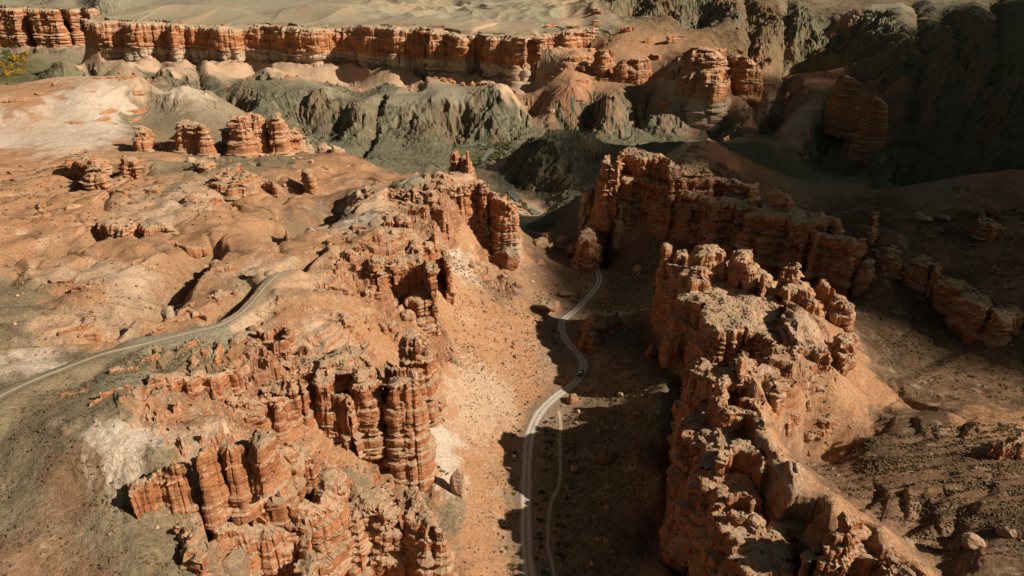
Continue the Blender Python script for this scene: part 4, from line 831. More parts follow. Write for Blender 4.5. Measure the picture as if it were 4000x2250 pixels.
BOULDERS = [
[-36.4,223.6,2.9,2.0,1.4,0.5,1.0,"pale flat boulder lying on top of the square rock tower"],
[-34.4,205.9,2.0,1.5,3.0,0.9,1.0,"white upright boulder on the flat top of the tall orange tower"],
[-48.9,285.5,4.2,3.57,3.2,0.4,1.0,"rounded tan boulder at the foot of the stubby dark layered tower"],
[-48.5,238.8,1.6,1.36,1.2000000000000002,0.2,1.0,"small boulder on the sandy gully floor behind the crevice"],
[-69.4,126.3,4.6,4.2,3.8,0.55,0.72,"big grey smooth boulder at the edge of the bottom left plateau"],
[-20.1,195.7,3.0,2.4,8.5,0.55,1.0,"lone standing stone casting a long shadow on the wash"],
[-4.7,403.4,10.5,8,8.5,0,0.62,"large dark red boulder on the slope below the rounded fortress end"],
[-5.5,381.7,4.6,3.9099999999999997,2.4,0.8,1.0,"pale flat boulder below the large dark red boulder"],
[-24.3,374.5,2.4,2.04,1.7999999999999998,0,0.8,"small reddish boulder on the long talus slope"],
[3.7,379.4,3.2,2.72,2.4000000000000004,0,0.8,"speckled boulder cluster low on the talus slope"],
[12.7,393.1,1.7,1.4449999999999998,1.275,1,1.0,"little white stone on the upper talus slope"],
[-67.1,288.5,1.4,1.19,1.0499999999999998,1,1.0,"small white stone on the sandy slope left of the towers"],
[-61.1,330.8,1.9,1.615,1.4249999999999998,1,1.0,"white boulder on the saddle below the ruined orange block"],
[-54.1,270.6,3.4,2.8899999999999997,1.2,0.3,1.0,"low tan slab boulder on the slope beside the stubby tower"],
[20.6,472.4,7,5.95,6,0.4,1.0,"tan boulder heap on the far talus crest by the dark gorge"],
[25.4,479.7,6,5.1,9,0.6,1.0,"upright pale boulder leaning at the crest above the gorge"],
[40.5,503.5,8.5,7.225,8,0.4,1.0,"big cracked tan boulder where the road disappears"],
[46.5,486.6,9,7.6499999999999995,7,0.2,1.0,"large reddish tan boulder just before the end of the road"],
[18.2,431.2,3.6,3.06,2.7,0,0.8,"brown boulder halfway down the talus above the road bend"],
[19.0,365.7,6.5,5.5249999999999995,3,0,0.75,"low brown boulder pile among bushes left of the road"],
[24.9,372.9,6,5.1,3.4,0,0.75,"reddish boulder pile nearest the road bend"],
[32.8,393.7,6,5.1,2.6,0,0.7,"flat reddish outcrop boulder in the bushes above the bend"],
[43.2,300.4,2.6,2.21,1.9500000000000002,0.6,1.0,"pale boulder right of the pickup truck"],
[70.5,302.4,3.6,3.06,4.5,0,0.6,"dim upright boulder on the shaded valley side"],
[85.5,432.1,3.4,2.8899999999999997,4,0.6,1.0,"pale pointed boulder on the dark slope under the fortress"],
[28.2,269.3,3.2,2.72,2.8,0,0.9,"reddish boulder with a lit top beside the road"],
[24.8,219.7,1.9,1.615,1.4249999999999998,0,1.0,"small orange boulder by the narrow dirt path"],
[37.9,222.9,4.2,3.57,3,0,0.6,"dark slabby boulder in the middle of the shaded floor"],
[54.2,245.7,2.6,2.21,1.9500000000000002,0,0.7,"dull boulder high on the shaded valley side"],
[30.0,180.1,1.3,1.105,0.9750000000000001,0.6,1.0,"left one of two small pale stones low in the shaded valley"],
[32.2,179.2,1.3,1.105,0.9750000000000001,0.6,1.0,"right one of two small pale stones low in the shaded valley"],
[50.2,267.3,1.8,1.53,1.35,0.6,1.0,"small pale stone near the upper shaded slope"],
[108.8,207.0,2.0,1.7,2.2,0.4,1.0,"left of two pinkish boulders at the foot of the sunny slope"],
[110.5,207.8,1.7,1.4449999999999998,2.0,0.4,1.0,"right of two pinkish boulders at the foot of the sunny slope"],
[102.8,205.1,1.1,0.935,0.8250000000000001,0.3,1.0,"small round stone left of the two pinkish boulders"],
[125.3,140.6,3.2,2.72,2.4000000000000004,0.3,1.0,"rounded tan boulder on the scrubby slope near the bottom right"],
[134.9,142.4,2.6,2.21,2.8,0.3,1.0,"thin lit boulder above the rounded tan boulder at bottom right"],
[-127.0,335.9,4.2,3,2.2,1,1.0,"cream boulder at the lip of the dark ravine"],
[-108.0,346.0,4.0,3.4,3.4,1,1.0,"white block sitting in the shade of the ravine"],
[-135.3,241.7,3.6,3.06,2.6,1,1.0,"cream boulder at the mouth of the brown gully"],
[-116.5,283.7,4.2,3.57,1.2,0.7,1.0,"flat cream slab left of the trail sign"],
[-107.7,282.2,3.0,2.55,1.0,0.9,1.0,"cream slab nearest the trail sign"],
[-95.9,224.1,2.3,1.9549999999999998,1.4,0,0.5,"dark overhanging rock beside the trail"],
[-195.4,405.8,5.5,4.675,3.6,0.3,1.0,"pointed tan rock on the crest of the left hills"],
[-141.0,387.9,3.0,2.55,2.25,0.3,1.0,"jumble of tan rock on the orange hillside"],
[-264.8,561.3,4.5,3.8249999999999997,3.375,1,1.0,"white round boulder by the green hollow"],
[-309.5,476.1,3.0,2.55,2,0.7,1.0,"pale boulder left of the large hunched rock"],
[-340.1,465.0,5.5,4.675,2.2,0,0.7,"dark curved rock rim on the far left slope"],
[-1525.8,2608.7,4,3.4,3.0,0,1.0,"tiny rock on the plateau behind the far cliff"],
[-328.5,680.2,5,4.25,6,0,1.0,"small red stack between the red buttes"],
[-192.3,702.4,9,7.6499999999999995,12,0.6,1.0,"pale ragged crag beyond the triple butte"],
[-177.8,696.4,8,6.8,12,0.6,1.0,"pale ragged rock nearest the green gorge"],
[64.5,1128.3,5,4.25,3.75,1,1.0,"white speck boulder on the dark far slope"],
[390.5,904.1,4.5,3.8249999999999997,3.375,1,1.0,"lone white boulder on the shadowed far slope"],
[296.4,415.6,5,4.25,3.75,0,0.8,"tan boulder standing above the square dark red block"],
[300.9,411.6,4,3.4,6,0,0.8,"pointed tan rock right of the boulder above the dark red block"],
[266.7,423.1,7,5.95,3,0.4,1.0,"low pale ledge rock on the far dark slope"],
[265.9,428.4,6,5.1,3,0,0.8,"reddish ledge rock beside the low pale ledge on the dark slope"],
[278.8,421.7,5,4.25,2.2,0,0.8,"small reddish ledge rock farther right on the dark slope"],
[110.3,455.6,5.5,4.675,7,0.3,1.0,"tan pointed boulder in the dark gully under the fortress"],
[90.4,336.4,1.5,1.275,1.125,0,1.0,"little round stone perched near the dark pinnacle"],
[102.9,204.8,1.0,0.85,0.75,0.2,1.0,"tiny stone above the two pinkish boulders"]
]
SHRUBS = [
[[[-75.9,213.8],[-69.9,215.0],[-58.8,213.8],[-53.5,210.0],[-60.4,208.4],[-69.1,209.5],[-72.7,205.3]],26,"small green bush on the broad tan rock platform","bushes on the broad tan platform",0.4,0.8],
[[[-57.8,194.1],[-51.2,193.3],[-50.5,189.5],[-56.4,187.9]],10,"bush in the sandy hollow below the dark buttress","bushes in the sandy hollow",0.4,0.7],
[[[-47.6,204.2],[-44.5,205.1],[-36.1,195.5],[-38.2,194.2]],10,"bush on the pale slope at the foot of the tall orange tower","bushes at the tower foot",0.4,0.8],
[[[-29.1,205.5],[-23.9,203.7],[-24.8,201.1],[-28.3,203.3]],10,"bush near the tip of the standing stone shadow","bushes near the standing stone",0.5,0.9],
[[[90.1,295.8],[106.8,292.3],[104.8,280.8],[92.9,282.4]],22,"dark bush on the tan platform above the valley","bushes on the valley side platform",0.6,1.2],
[[[117.8,280.8],[129.0,276.8],[126.2,268.4],[116.6,266.9]],24,"dark green bush on the sandy slope of the right ridge","bushes on the right ridge sand slope",0.6,1.3],
[[[112.8,231.6],[118.4,217.0],[122.4,204.7],[115.2,203.0],[107.7,209.9],[107.6,226.6]],28,"small bush on the sunny slope right of the ridge","bushes on the sunny right slope",0.4,0.9],
[[[85.5,183.5],[89.4,179.2],[92.5,162.1],[86.1,160.9],[82.1,173.7]],26,"tiny dry bush on the narrow sunny crest slope","dry bushes on the crest slope",0.3,0.6],
[[[-89.2,132.9],[-83.4,139.5],[-79.2,137.1],[-81.8,133.2],[-86.8,131.1]],24,"dark bush on the grey ground above the two orange fins","bushes above the orange fins",0.35,0.7],
[[[-117.0,193.4],[-114.3,195.5],[-112.1,189.5],[-115.1,189.5]],8,"green bush beside the trail on the left plateau","bushes beside the plateau trail",0.5,0.9]
]
SCRUB = [
[[[99.6,193.0],[126.7,200.3],[157.4,206.3],[182.6,195.9],[139.0,132.3],[120.8,134.9],[110.1,156.6]],5200,-1],
[[[-145.3,162.9],[-129.4,173.3],[-105.1,158.1],[-94.3,131.1],[-72.3,114.7],[-71.2,102.1],[-107.8,102.1]],700,12],
[[[-236.5,295.5],[-177.4,295.5],[-136.0,311.5],[-105.1,272.5],[-128.7,216.6],[-164.9,188.3]],600,16],
[[[-138.7,176.1],[-124.7,194.2],[-97.8,211.5],[-91.9,190.9],[-111.0,176.1],[-120.8,158.1]],500,10],
[[[-37.6,384.5],[7.5,366.5],[18.9,293.9],[2.2,250.8],[3.3,160.2],[-16.3,160.2],[-21.2,232.7]],1100,14],
[[[14.5,246.9],[42.5,277.1],[60.6,277.1],[58.6,206.4],[41.2,160.8],[16.5,160.8]],1100,10],
[[[56.7,397.5],[98.5,439.6],[86.5,330.8],[55.2,280.2],[39.2,303.9]],700,12],
[[[30.4,278.5],[69.3,285.3],[68.5,235.3],[51.1,162.0],[20.6,162.0]],1500,9],
[[[63.8,570.2],[119.2,506.3],[148.1,495.0],[124.5,444.4],[63.4,453.8]],700,9],
[[[201.3,386.7],[288.3,430.8],[347.6,430.8],[208.5,228.1],[157.1,237.0]],3200,16],
[[[-387.8,515.8],[-245.7,501.1],[-141.4,406.0],[-156.4,361.2],[-264.2,331.1]],700,30],
[[[52.4,449.4],[39.9,406.9],[23.5,377.5],[18.9,345.2],[27.3,317.1],[11.3,330.7],[9.4,377.5]],300,6]
]
STONES = [
[[[-37.2,380.1],[7.4,362.3],[12.5,290.6],[0.0,247.9],[-0.8,158.4],[-22.6,158.4],[-32.8,268.0]],500,14],
[[[-240.4,300.3],[-138.2,316.6],[-88.0,316.6],[-47.7,225.9],[-79.0,177.1],[-133.8,207.5],[-167.5,191.4]],350,16],
[[[-112.6,214.4],[-41.8,184.0],[-22.7,159.6],[-28.7,124.4],[-76.4,124.4],[-111.1,171.2]],700,12],
[[[88.6,310.6],[141.8,258.5],[123.0,195.1],[94.0,188.0],[71.4,237.4]],400,12],
[[[17.1,255.0],[72.4,275.6],[49.8,162.9],[12.4,162.9]],300,0],
[[[96.6,193.2],[185.1,200.5],[137.1,130.6],[115.1,133.1]],120,0],
[[[55.2,463.5],[134.9,489.7],[97.7,330.8],[52.2,303.9]],300,0]
]
TREES = [
[[[-1402.1,1980.0],[-1353.1,2035.9],[-1186.3,1760.7],[-1143.2,1646.0],[-1178.5,1646.0]],46,0,0.8,1.4,"golden autumn tree in the far valley at the left edge","golden trees in the far valley"],
[[[-1491.2,2113.2],[-1402.0,2125.6],[-1308.0,1953.2],[-1349.5,1901.4]],30,1,0.7,1.2,"dark green tree in the far valley at the left edge","green trees in the far valley"],
[[[-1103.0,1558.2],[-995.4,1537.7],[-997.1,1504.5],[-1079.5,1514.3]],22,1,0.6,1.0,"dark tree in the shaded strip behind the pink hill","trees behind the pink hill"],
[[[-54.7,905.7],[-14.6,974.7],[-9.0,960.2],[-33.3,880.5]],18,1,0.5,0.9,"green tree on the river flat in the gorge","trees on the river flat"],
[[[-52.1,997.3],[-15.2,1020.8],[0.0,997.3],[-36.5,974.7]],14,1,0.5,0.9,"dark tree on the river bank under the green ridge","trees on the far river bank"],
[[[8.5,733.7],[16.8,724.7],[19.0,699.1],[12.2,699.1]],6,1,0.4,0.7,"low tree on the bank of the lower river bend","trees at the lower river bend"]
]
TRUCK = [33.5,292.5]
PEOPLE = [
[57.6,442.7,0.4,"person in dark clothes walking on the left side of the road bend",0],
[60.1,436.6,0.1,"person in dark clothes walking on the right rut of the road bend",0],
[14.8,234.5,3.0,"person in dark clothes walking among shrubs between the road and the dirt path",0],
[-234.8,291.6,1.0,"person in dark clothes standing on the slope at the left edge",0],
[-172.6,300.4,2.0,"person in red clothes standing on the pale left slope",1]
]
SIGN = [-98.5,281.9]
rng = np.random.default_rng(7)
random.seed(7)

# ------------------------------------------------------------------ noise
PERM = np.random.default_rng(3).permutation(4096).astype(np.int32)
GR = np.random.default_rng(5).normal(size=(4096, 3)).astype(np.float32)
GR /= np.linalg.norm(GR, axis=1)[:, None]
G2 = np.stack([np.cos(np.linspace(0, 2 * np.pi, 4096)), np.sin(np.linspace(0, 2 * np.pi, 4096))], 1).astype(np.float32)
G2 = G2[np.random.default_rng(6).permutation(4096)]

def n2(x, y, seed=0):
    x = np.asarray(x, np.float64) + seed * 37.17; y = np.asarray(y, np.float64) + seed * 91.7
    xi = np.floor(x).astype(np.int64); yi = np.floor(y).astype(np.int64)
    fx = (x - xi).astype(np.float32); fy = (y - yi).astype(np.float32)
    u = fx * fx * fx * (fx * (fx * 6 - 15) + 10); v = fy * fy * fy * (fy * (fy * 6 - 15) + 10)
    def g(i, j):
        h = PERM[(PERM[(xi + i) & 4095] + yi + j) & 4095]
        q = G2[h]
        return q[..., 0] * (fx - i) + q[..., 1] * (fy - j)
    a = g(0, 0); b = g(1, 0); c = g(0, 1); d = g(1, 1)
    ab = a + u * (b - a); cd = c + u * (d - c)
    return 1.5 * (ab + v * (cd - ab))

def n3(x, y, z, seed=0):
    x = np.asarray(x, np.float64) + seed * 17.3; y = np.asarray(y, np.float64) + seed * 53.1; z = np.asarray(z, np.float64)
    x, y, z = np.broadcast_arrays(x, y, z)
    xi = np.floor(x).astype(np.int64); yi = np.floor(y).astype(np.int64); zi = np.floor(z).astype(np.int64)
    fx = (x - xi).astype(np.float32); fy = (y - yi).astype(np.float32); fz = (z - zi).astype(np.float32)
    s = lambda t: t * t * t * (t * (t * 6 - 15) + 10)
    u, v, w_ = s(fx), s(fy), s(fz)
    def g(i, j, k):
        h = PERM[(PERM[(PERM[(xi + i) & 4095] + yi + j) & 4095] + zi + k) & 4095]
        q = GR[h]
        return q[..., 0] * (fx - i) + q[..., 1] * (fy - j) + q[..., 2] * (fz - k)
    def lerp(a, b, t): return a + t * (b - a)
    return 1.5 * lerp(lerp(lerp(g(0,0,0), g(1,0,0), u), lerp(g(0,1,0), g(1,1,0), u), v),
                      lerp(lerp(g(0,0,1), g(1,0,1), u), lerp(g(0,1,1), g(1,1,1), u), v), w_)

def sstep(a, b, x):
    t = np.clip((x - a) / (b - a), 0, 1)
    return t * t * (3 - 2 * t)

def inside(px, py, poly):
    x0, y0 = poly[:, 0], poly[:, 1]; x1, y1 = np.roll(x0, -1), np.roll(y0, -1)
    r = np.zeros(px.shape, bool)
    for i in range(len(poly)):
        if y0[i] == y1[i]: continue
        c = ((y0[i] > py) != (y1[i] > py)) & (px < (x1[i] - x0[i]) * (py - y0[i]) / (y1[i] - y0[i]) + x0[i])
        r ^= c
    return r

def seg_dist(px, py, line):
    """distance to a polyline and the z interpolated along it"""
    best = np.full(px.shape, 1e9); zz = np.zeros(px.shape)
    for a, b in zip(line[:-1], line[1:]):
        dx, dy = b[0] - a[0], b[1] - a[1]; L = dx * dx + dy * dy + 1e-9
        t = np.clip(((px - a[0]) * dx + (py - a[1]) * dy) / L, 0, 1)
        d = np.hypot(px - a[0] - t * dx, py - a[1] - t * dy)
        m = d < best
        best = np.where(m, d, best)
        if len(a) > 2: zz = np.where(m, a[2] + t * (b[2] - a[2]), zz)
    return best, zz

def smooth_line(pts, step):
    p = np.array(pts, float)
    t = np.concatenate([[0], np.cumsum(np.hypot(*np.diff(p[:, :2], axis=0).T))])
    q = np.concatenate([[2 * p[0] - p[1]], p, [2 * p[-1] - p[-2]]])
    out = []
    for i in range(len(p) - 1):
        n = max(2, int((t[i + 1] - t[i]) / step))
        for k in range(n):
            u = k / n
            a, b, c, d = q[i], q[i + 1], q[i + 2], q[i + 3]
            out.append(.5 * (2 * b + (c - a) * u + (2 * a - 5 * b + 4 * c - d) * u * u + (3 * b - a - 3 * c + d) * u ** 3))
    out.append(p[-1])
    return np.array(out)

# ------------------------------------------------------------------ materials
def mat(name):
    m = bpy.data.materials.new(name); m.use_nodes = True
    b = m.node_tree.nodes['Principled BSDF']
    b.inputs['Roughness'].default_value = 0.95
    b.inputs['Specular IOR Level'].default_value = 0.08
    return m, m.node_tree, b

class NB:
    """small helper for node graphs"""
    def __init__(s, nt): s.nt = nt
    def n(s, t, **k):
        x = s.nt.nodes.new(t)
        for a, b in k.items(): setattr(x, a, b)
        return x
    def link(s, a, b): s.nt.links.new(a, b)
    def set(s, inp, v):
        if hasattr(v, 'is_linked') or isinstance(v, bpy.types.NodeSocket): s.link(v, inp)
        else: inp.default_value = v
    def noise(s, vec, scale, detail=4, rough=.55, dist=0.0):
        x = s.n('ShaderNodeTexNoise'); s.link(vec, x.inputs['Vector'])
        x.inputs['Scale'].default_value = scale; x.inputs['Detail'].default_value = detail
        x.inputs['Roughness'].default_value = rough; x.inputs['Distortion'].default_value = dist
        return x.outputs['Fac']
    def vor(s, vec, scale, feature='F1'):
        x = s.n('ShaderNodeTexVoronoi', feature=feature); s.link(vec, x.inputs['Vector']); x.inputs['Scale'].default_value = scale
        return x.outputs['Distance']
    def ramp(s, f, stops, interp='LINEAR'):
        x = s.n('ShaderNodeValToRGB'); s.link(f, x.inputs[0]); x.color_ramp.interpolation = interp
        e = x.color_ramp.elements
        while len(e) < len(stops): e.new(.5)
        for q, (p, c) in zip(e, stops):
            q.position = p; q.color = (c, c, c, 1) if isinstance(c, (int, float)) else (*c, 1)
        return x.outputs[0]
    def math(s, op, a, b=0.0, clamp=False):
        x = s.n('ShaderNodeMath', operation=op, use_clamp=clamp); s.set(x.inputs[0], a); s.set(x.inputs[1], b); return x.outputs[0]
    def mix(s, f, a, b, mode='MIX'):
        x = s.n('ShaderNodeMixRGB', blend_type=mode)
        s.set(x.inputs[0], f)
        for i, v in ((1, a), (2, b)):
            if isinstance(v, tuple): x.inputs[i].default_value = (*v, 1) if len(v) == 3 else v
            else: s.link(v, x.inputs[i])
        return x.outputs[0]
    def mapping(s, vec, scale):
        x = s.n('ShaderNodeMapping'); s.link(vec, x.inputs[0]); x.inputs['Scale'].default_value = scale; return x.outputs[0]
    def bump(s, h, strength, dist, normal=None):
        x = s.n('ShaderNodeBump'); s.link(h, x.inputs['Height']); x.inputs['Strength'].default_value = strength; x.inputs['Distance'].default_value = dist
        if normal: s.link(normal, x.inputs['Normal'])
        return x.outputs[0]

def rock_material(name, warm=1.0):
    m, nt, b = mat(name); g = NB(nt)
    geo = g.n('ShaderNodeNewGeometry'); pos = geo.outputs['Position']
    sep = g.n('ShaderNodeSeparateXYZ'); g.link(pos, sep.inputs[0])
    nsep = g.n('ShaderNodeSeparateXYZ'); g.link(geo.outputs['True Normal'], nsep.inputs[0])
    warp = g.noise(pos, .03, 3)
    wz = g.math('ADD', sep.outputs['Z'], g.math('MULTIPLY', warp, 9.0))
    zc = g.n('ShaderNodeCombineXYZ'); g.link(sep.outputs['Z'], zc.inputs['Z'])
    wz = g.math('ADD', wz, g.math('MULTIPLY', g.noise(zc.outputs[0], .09, 2), 22.0))
    comb = g.n('ShaderNodeCombineXYZ'); g.link(wz, comb.inputs['Z'])
    g.link(g.math('MULTIPLY', sep.outputs['X'], .02), comb.inputs['X']); g.link(g.math('MULTIPLY', sep.outputs['Y'], .02), comb.inputs['Y'])
    band = g.noise(comb.outputs[0], .22, 6, .7)
    fine = g.noise(comb.outputs[0], 1.3, 3, .6)
    patch = g.noise(pos, .06, 4)
    col = g.ramp(band, [(.25, (.17, .06, .028)), (.38, (.31, .115, .05)), (.50, (.39, .16, .07)), (.60, (.45, .23, .115)), (.72, (.31, .125, .056))])
    show = g.ramp(g.noise(pos, .09, 4, .6), [(.38, .15), (.62, 1.0)])
    col = g.mix(g.math('MULTIPLY', show, g.ramp(fine, [(.46, 0.0), (.66, .45)])), col, (.52, .30, .18))
    col = g.mix(g.math('MULTIPLY', show, g.ramp(fine, [(.30, .6), (.42, 0.0)])), col, (.15, .06, .03))
    col = g.mix(g.ramp(patch, [(.40, 0.0), (.65, .5)]), col, (.45, .20, .085))
    # stains running down the faces
    vs = g.mapping(pos, (.45, .45, .05))
    stain = g.noise(vs, 1.0, 5, .7)
    col = g.mix(g.ramp(stain, [(.28, .5), (.42, 0.0)]), col, (.14, .065, .035))
    col = g.mix(g.ramp(stain, [(.60, 0.0), (.78, .45)]), col, (.52, .35, .235))
    # pale foot of the cliffs
    at = g.n('ShaderNodeAttribute', attribute_name='pale')
    palec = g.mix(g.noise(g.mapping(pos, (.35, .35, .06)), 1, 4), (.36, .25, .16), (.56, .44, .32))
    col = g.mix(at.outputs['Fac'], col, palec)
    # dust and dry soil lying on everything flat
    up = g.math('ADD', nsep.outputs['Z'], g.math('MULTIPLY', g.math('SUBTRACT', g.noise(pos, .5, 3), .5), .35))
    dust = g.mix(g.ramp(g.noise(pos, .10, 4), [(.40, 0.0), (.62, 1.0)]), (.52, .35, .22), (.37, .275, .17))
    dust = g.mix(g.ramp(g.noise(pos, 1.1, 4, .7), [(.45, 0.0), (.7, .5)]), dust, (.56, .41, .28))
    col = g.mix(g.ramp(up, [(.46, 0.0), (.74, .92)]), col, dust)
    grain = g.noise(pos, 2.2, 5, .7)
    col = g.mix(.55, col, g.ramp(grain, [(.25, .45), (.5, 1.0), (.75, 1.35)]), 'MULTIPLY')
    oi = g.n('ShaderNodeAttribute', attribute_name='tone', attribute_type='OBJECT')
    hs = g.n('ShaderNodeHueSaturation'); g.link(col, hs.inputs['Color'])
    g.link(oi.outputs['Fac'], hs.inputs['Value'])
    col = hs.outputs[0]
    g.link(col, b.inputs['Base Color'])
    crack = g.vor(g.mapping(pos, (.5, .5, .9)), 1.0)
    h = g.math('ADD', g.math('MULTIPLY', grain, .5), g.math('ADD', g.math('MULTIPLY', crack, .4), g.math('MULTIPLY', fine, .8)))
    g.link(g.bump(h, 1.0, 1.1), b.inputs['Normal'])
    return m

def ground_material(name):
    m, nt, b = mat(name); g = NB(nt)
    geo = g.n('ShaderNodeNewGeometry'); pos = geo.outputs['Position']
    nsep = g.n('ShaderNodeSeparateXYZ'); g.link(geo.outputs['True Normal'], nsep.inputs[0])
    sep = g.n('ShaderNodeSeparateXYZ'); g.link(pos, sep.inputs[0])
    at = g.n('ShaderNodeAttribute', attribute_name='soil')
    rk = g.n('ShaderNodeAttribute', attribute_name='rocky')
    col = at.outputs['Color']
    big = g.noise(pos, .02, 5, .6); mid = g.noise(pos, .11, 5, .65); fine = g.noise(pos, .8, 5, .7); grain = g.noise(pos, 3.0, 3, .7)
    soft = g.math('SUBTRACT', 1.0, g.math('MULTIPLY', rk.outputs['Fac'], 1.8), True)
    col = g.mix(g.math('MULTIPLY', g.ramp(big, [(.46, 0.0), (.66, .5)]), soft), col, (.50, .28, .15))
    col = g.mix(g.math('MULTIPLY', g.ramp(mid, [(.56, 0.0), (.72, .6)]), g.math('ADD', g.math('MULTIPLY', soft, .8), .2)), col, (.58, .45, .33))
    col = g.mix(g.ramp(mid, [(.28, .5), (.42, 0.0)]), col, (.27, .20, .12))
    # bare rock where the ground is steep
    comb = g.n('ShaderNodeCombineXYZ'); g.link(sep.outputs['Z'], comb.inputs['Z'])
    g.link(g.math('MULTIPLY', sep.outputs['X'], .03), comb.inputs['X']); g.link(g.math('MULTIPLY', sep.outputs['Y'], .03), comb.inputs['Y'])
    st = g.noise(comb.outputs[0], .5, 5, .7)
    rockb = g.ramp(st, [(.3, (.22, .085, .04)), (.5, (.38, .165, .078)), (.7, (.45, .26, .15))])
    rock = g.mix(g.ramp(g.noise(pos, .16, 5, .7), [(.48, 0.0), (.64, .75)]), rockb, (.54, .37, .24))
    up = g.math('ADD', nsep.outputs['Z'], g.math('MULTIPLY', g.math('SUBTRACT', fine, .5), .25))
    bed = g.n('ShaderNodeAttribute', attribute_name='bedrock')
    steep = g.ramp(g.math('SUBTRACT', up, g.math('MULTIPLY', bed.outputs['Fac'], .24)), [(.42, .92), (.60, 0.0)])
    inv = g.math('SUBTRACT', 1.0, rk.outputs['Fac'], True)
    col = g.mix(g.math('MULTIPLY', steep, inv), col, rock)
    dk = g.ramp(g.noise(g.mapping(pos, (.09, .09, .02)), 1, 6, .7), [(.35, (.048, .05, .03)), (.5, (.128, .122, .075)), (.66, (.33, .275, .17))])
    zone = g.noise(pos, .012, 5, .65)
    dk = g.mix(g.ramp(zone, [(.50, 0.0), (.62, .75)]), dk, (.22, .115, .06))
    dk = g.mix(g.ramp(zone, [(.36, .6), (.46, 0.0)]), dk, (.17, .175, .12))
    dk = g.mix(.35, dk, at.outputs['Color'])
    col = g.mix(g.math('MULTIPLY', g.math('MULTIPLY', rk.outputs['Fac'], .75), g.ramp(up, [(.75, 1.0), (.93, .25)])), col, dk)
    col = g.mix(.75, col, g.ramp(fine, [(.25, .5), (.5, 1.0), (.75, 1.4)]), 'MULTIPLY')
    vein = g.noise(g.mapping(pos, (.10, .22, .3)), 1.0, 7, .75, 1.2)
    col = g.mix(g.math('MULTIPLY', g.ramp(vein, [(.58, 0.0), (.70, .65)]), g.math('ADD', g.math('MULTIPLY', soft, .75), .25)), col, (.62, .50, .38))
    col = g.mix(g.ramp(vein, [(.30, .5), (.40, 0.0)]), col, (.20, .13, .075))
    # pebbles and dry tufts
    v = g.vor(pos, .75)
    spot = g.math('MULTIPLY', g.ramp(v, [(.10, 1.0), (.22, 0.0)]), g.ramp(mid, [(.44, 0.0), (.58, .8)]))
    col = g.mix(spot, col, (.12, .095, .05))
    g.link(col, b.inputs['Base Color'])
    h = g.math('ADD', g.math('MULTIPLY', fine, 1.0), g.math('MULTIPLY', grain, .35))
    g.link(g.bump(h, .9, 1.1), b.inputs['Normal'])
    return m

def plain(name, c, rough=.9, noise=None):
    m, nt, b = mat(name); g = NB(nt)
    b.inputs['Roughness'].default_value = rough
    if noise:
        tc = g.n('ShaderNodeNewGeometry')
        col = g.mix(g.ramp(g.noise(tc.outputs['Position'], noise, 5, .7), [(.3, 0.0), (.7, 1.0)]), tuple(x * .55 for x in c), tuple(min(1, x * 1.4) for x in c))
        g.link(col, b.inputs['Base Color'])
    else: b.inputs['Base Color'].default_value = (*c, 1)
    return m

ROCK = rock_material('red_rock')
GROUND = ground_material('soil')

def tag(o, label=None, cat=None, group=None, kind=None):
    if label: o['label'] = label
    if cat: o['category'] = cat
    if group: o['group'] = group
    if kind: o['kind'] = kind
    return o

def add(name, me, m=None, parent=None):
    o = bpy.data.objects.new(name, me); COL.objects.link(o)
    if m: me.materials.append(m)
    if parent: o.parent = parent
    return o

# ------------------------------------------------------------------ the ground sheet
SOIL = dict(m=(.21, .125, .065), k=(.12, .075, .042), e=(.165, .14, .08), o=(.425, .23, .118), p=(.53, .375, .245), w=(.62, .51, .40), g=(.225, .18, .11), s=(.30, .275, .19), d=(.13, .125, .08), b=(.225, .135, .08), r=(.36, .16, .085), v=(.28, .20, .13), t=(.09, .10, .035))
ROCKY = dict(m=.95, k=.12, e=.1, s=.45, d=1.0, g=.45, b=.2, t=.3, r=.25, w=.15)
tp = [(x, y, z, c) for x, y, z, c in TPTS]
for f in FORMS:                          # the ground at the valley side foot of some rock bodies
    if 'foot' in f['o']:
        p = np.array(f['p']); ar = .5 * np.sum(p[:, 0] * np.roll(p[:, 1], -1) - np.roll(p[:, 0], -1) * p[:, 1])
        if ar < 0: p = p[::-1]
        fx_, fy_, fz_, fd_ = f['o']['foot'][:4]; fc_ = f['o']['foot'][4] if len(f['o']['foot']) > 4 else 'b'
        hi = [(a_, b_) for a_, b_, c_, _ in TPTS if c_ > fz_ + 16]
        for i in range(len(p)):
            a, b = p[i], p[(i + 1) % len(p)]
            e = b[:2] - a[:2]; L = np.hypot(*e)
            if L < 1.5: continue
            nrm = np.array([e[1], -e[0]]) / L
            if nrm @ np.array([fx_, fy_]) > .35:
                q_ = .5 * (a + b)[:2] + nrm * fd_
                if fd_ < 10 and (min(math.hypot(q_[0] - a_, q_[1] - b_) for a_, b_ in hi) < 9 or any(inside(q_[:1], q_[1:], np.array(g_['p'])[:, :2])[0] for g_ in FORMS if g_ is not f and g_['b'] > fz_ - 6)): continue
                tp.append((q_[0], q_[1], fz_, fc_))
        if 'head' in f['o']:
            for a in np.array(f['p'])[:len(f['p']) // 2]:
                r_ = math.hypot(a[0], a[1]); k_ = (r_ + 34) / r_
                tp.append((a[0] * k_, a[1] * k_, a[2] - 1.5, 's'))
tx = np.array([a[0] for a in tp]); ty = np.array([a[1] for a in tp]); tz = np.array([a[2] for a in tp], float)
B = .55
tr = np.hypot(tx, ty); ta = np.arctan2(tx, ty); tb = B * np.log(tr)
def kern(d2): return np.sqrt(d2 + .012 ** 2)
D2 = (ta[:, None] - ta) ** 2 + (tb[:, None] - tb) ** 2
n = len(tz)
A = np.zeros((n + 3, n + 3)); A[:n, :n] = kern(D2) - 6e-4 * np.eye(n)
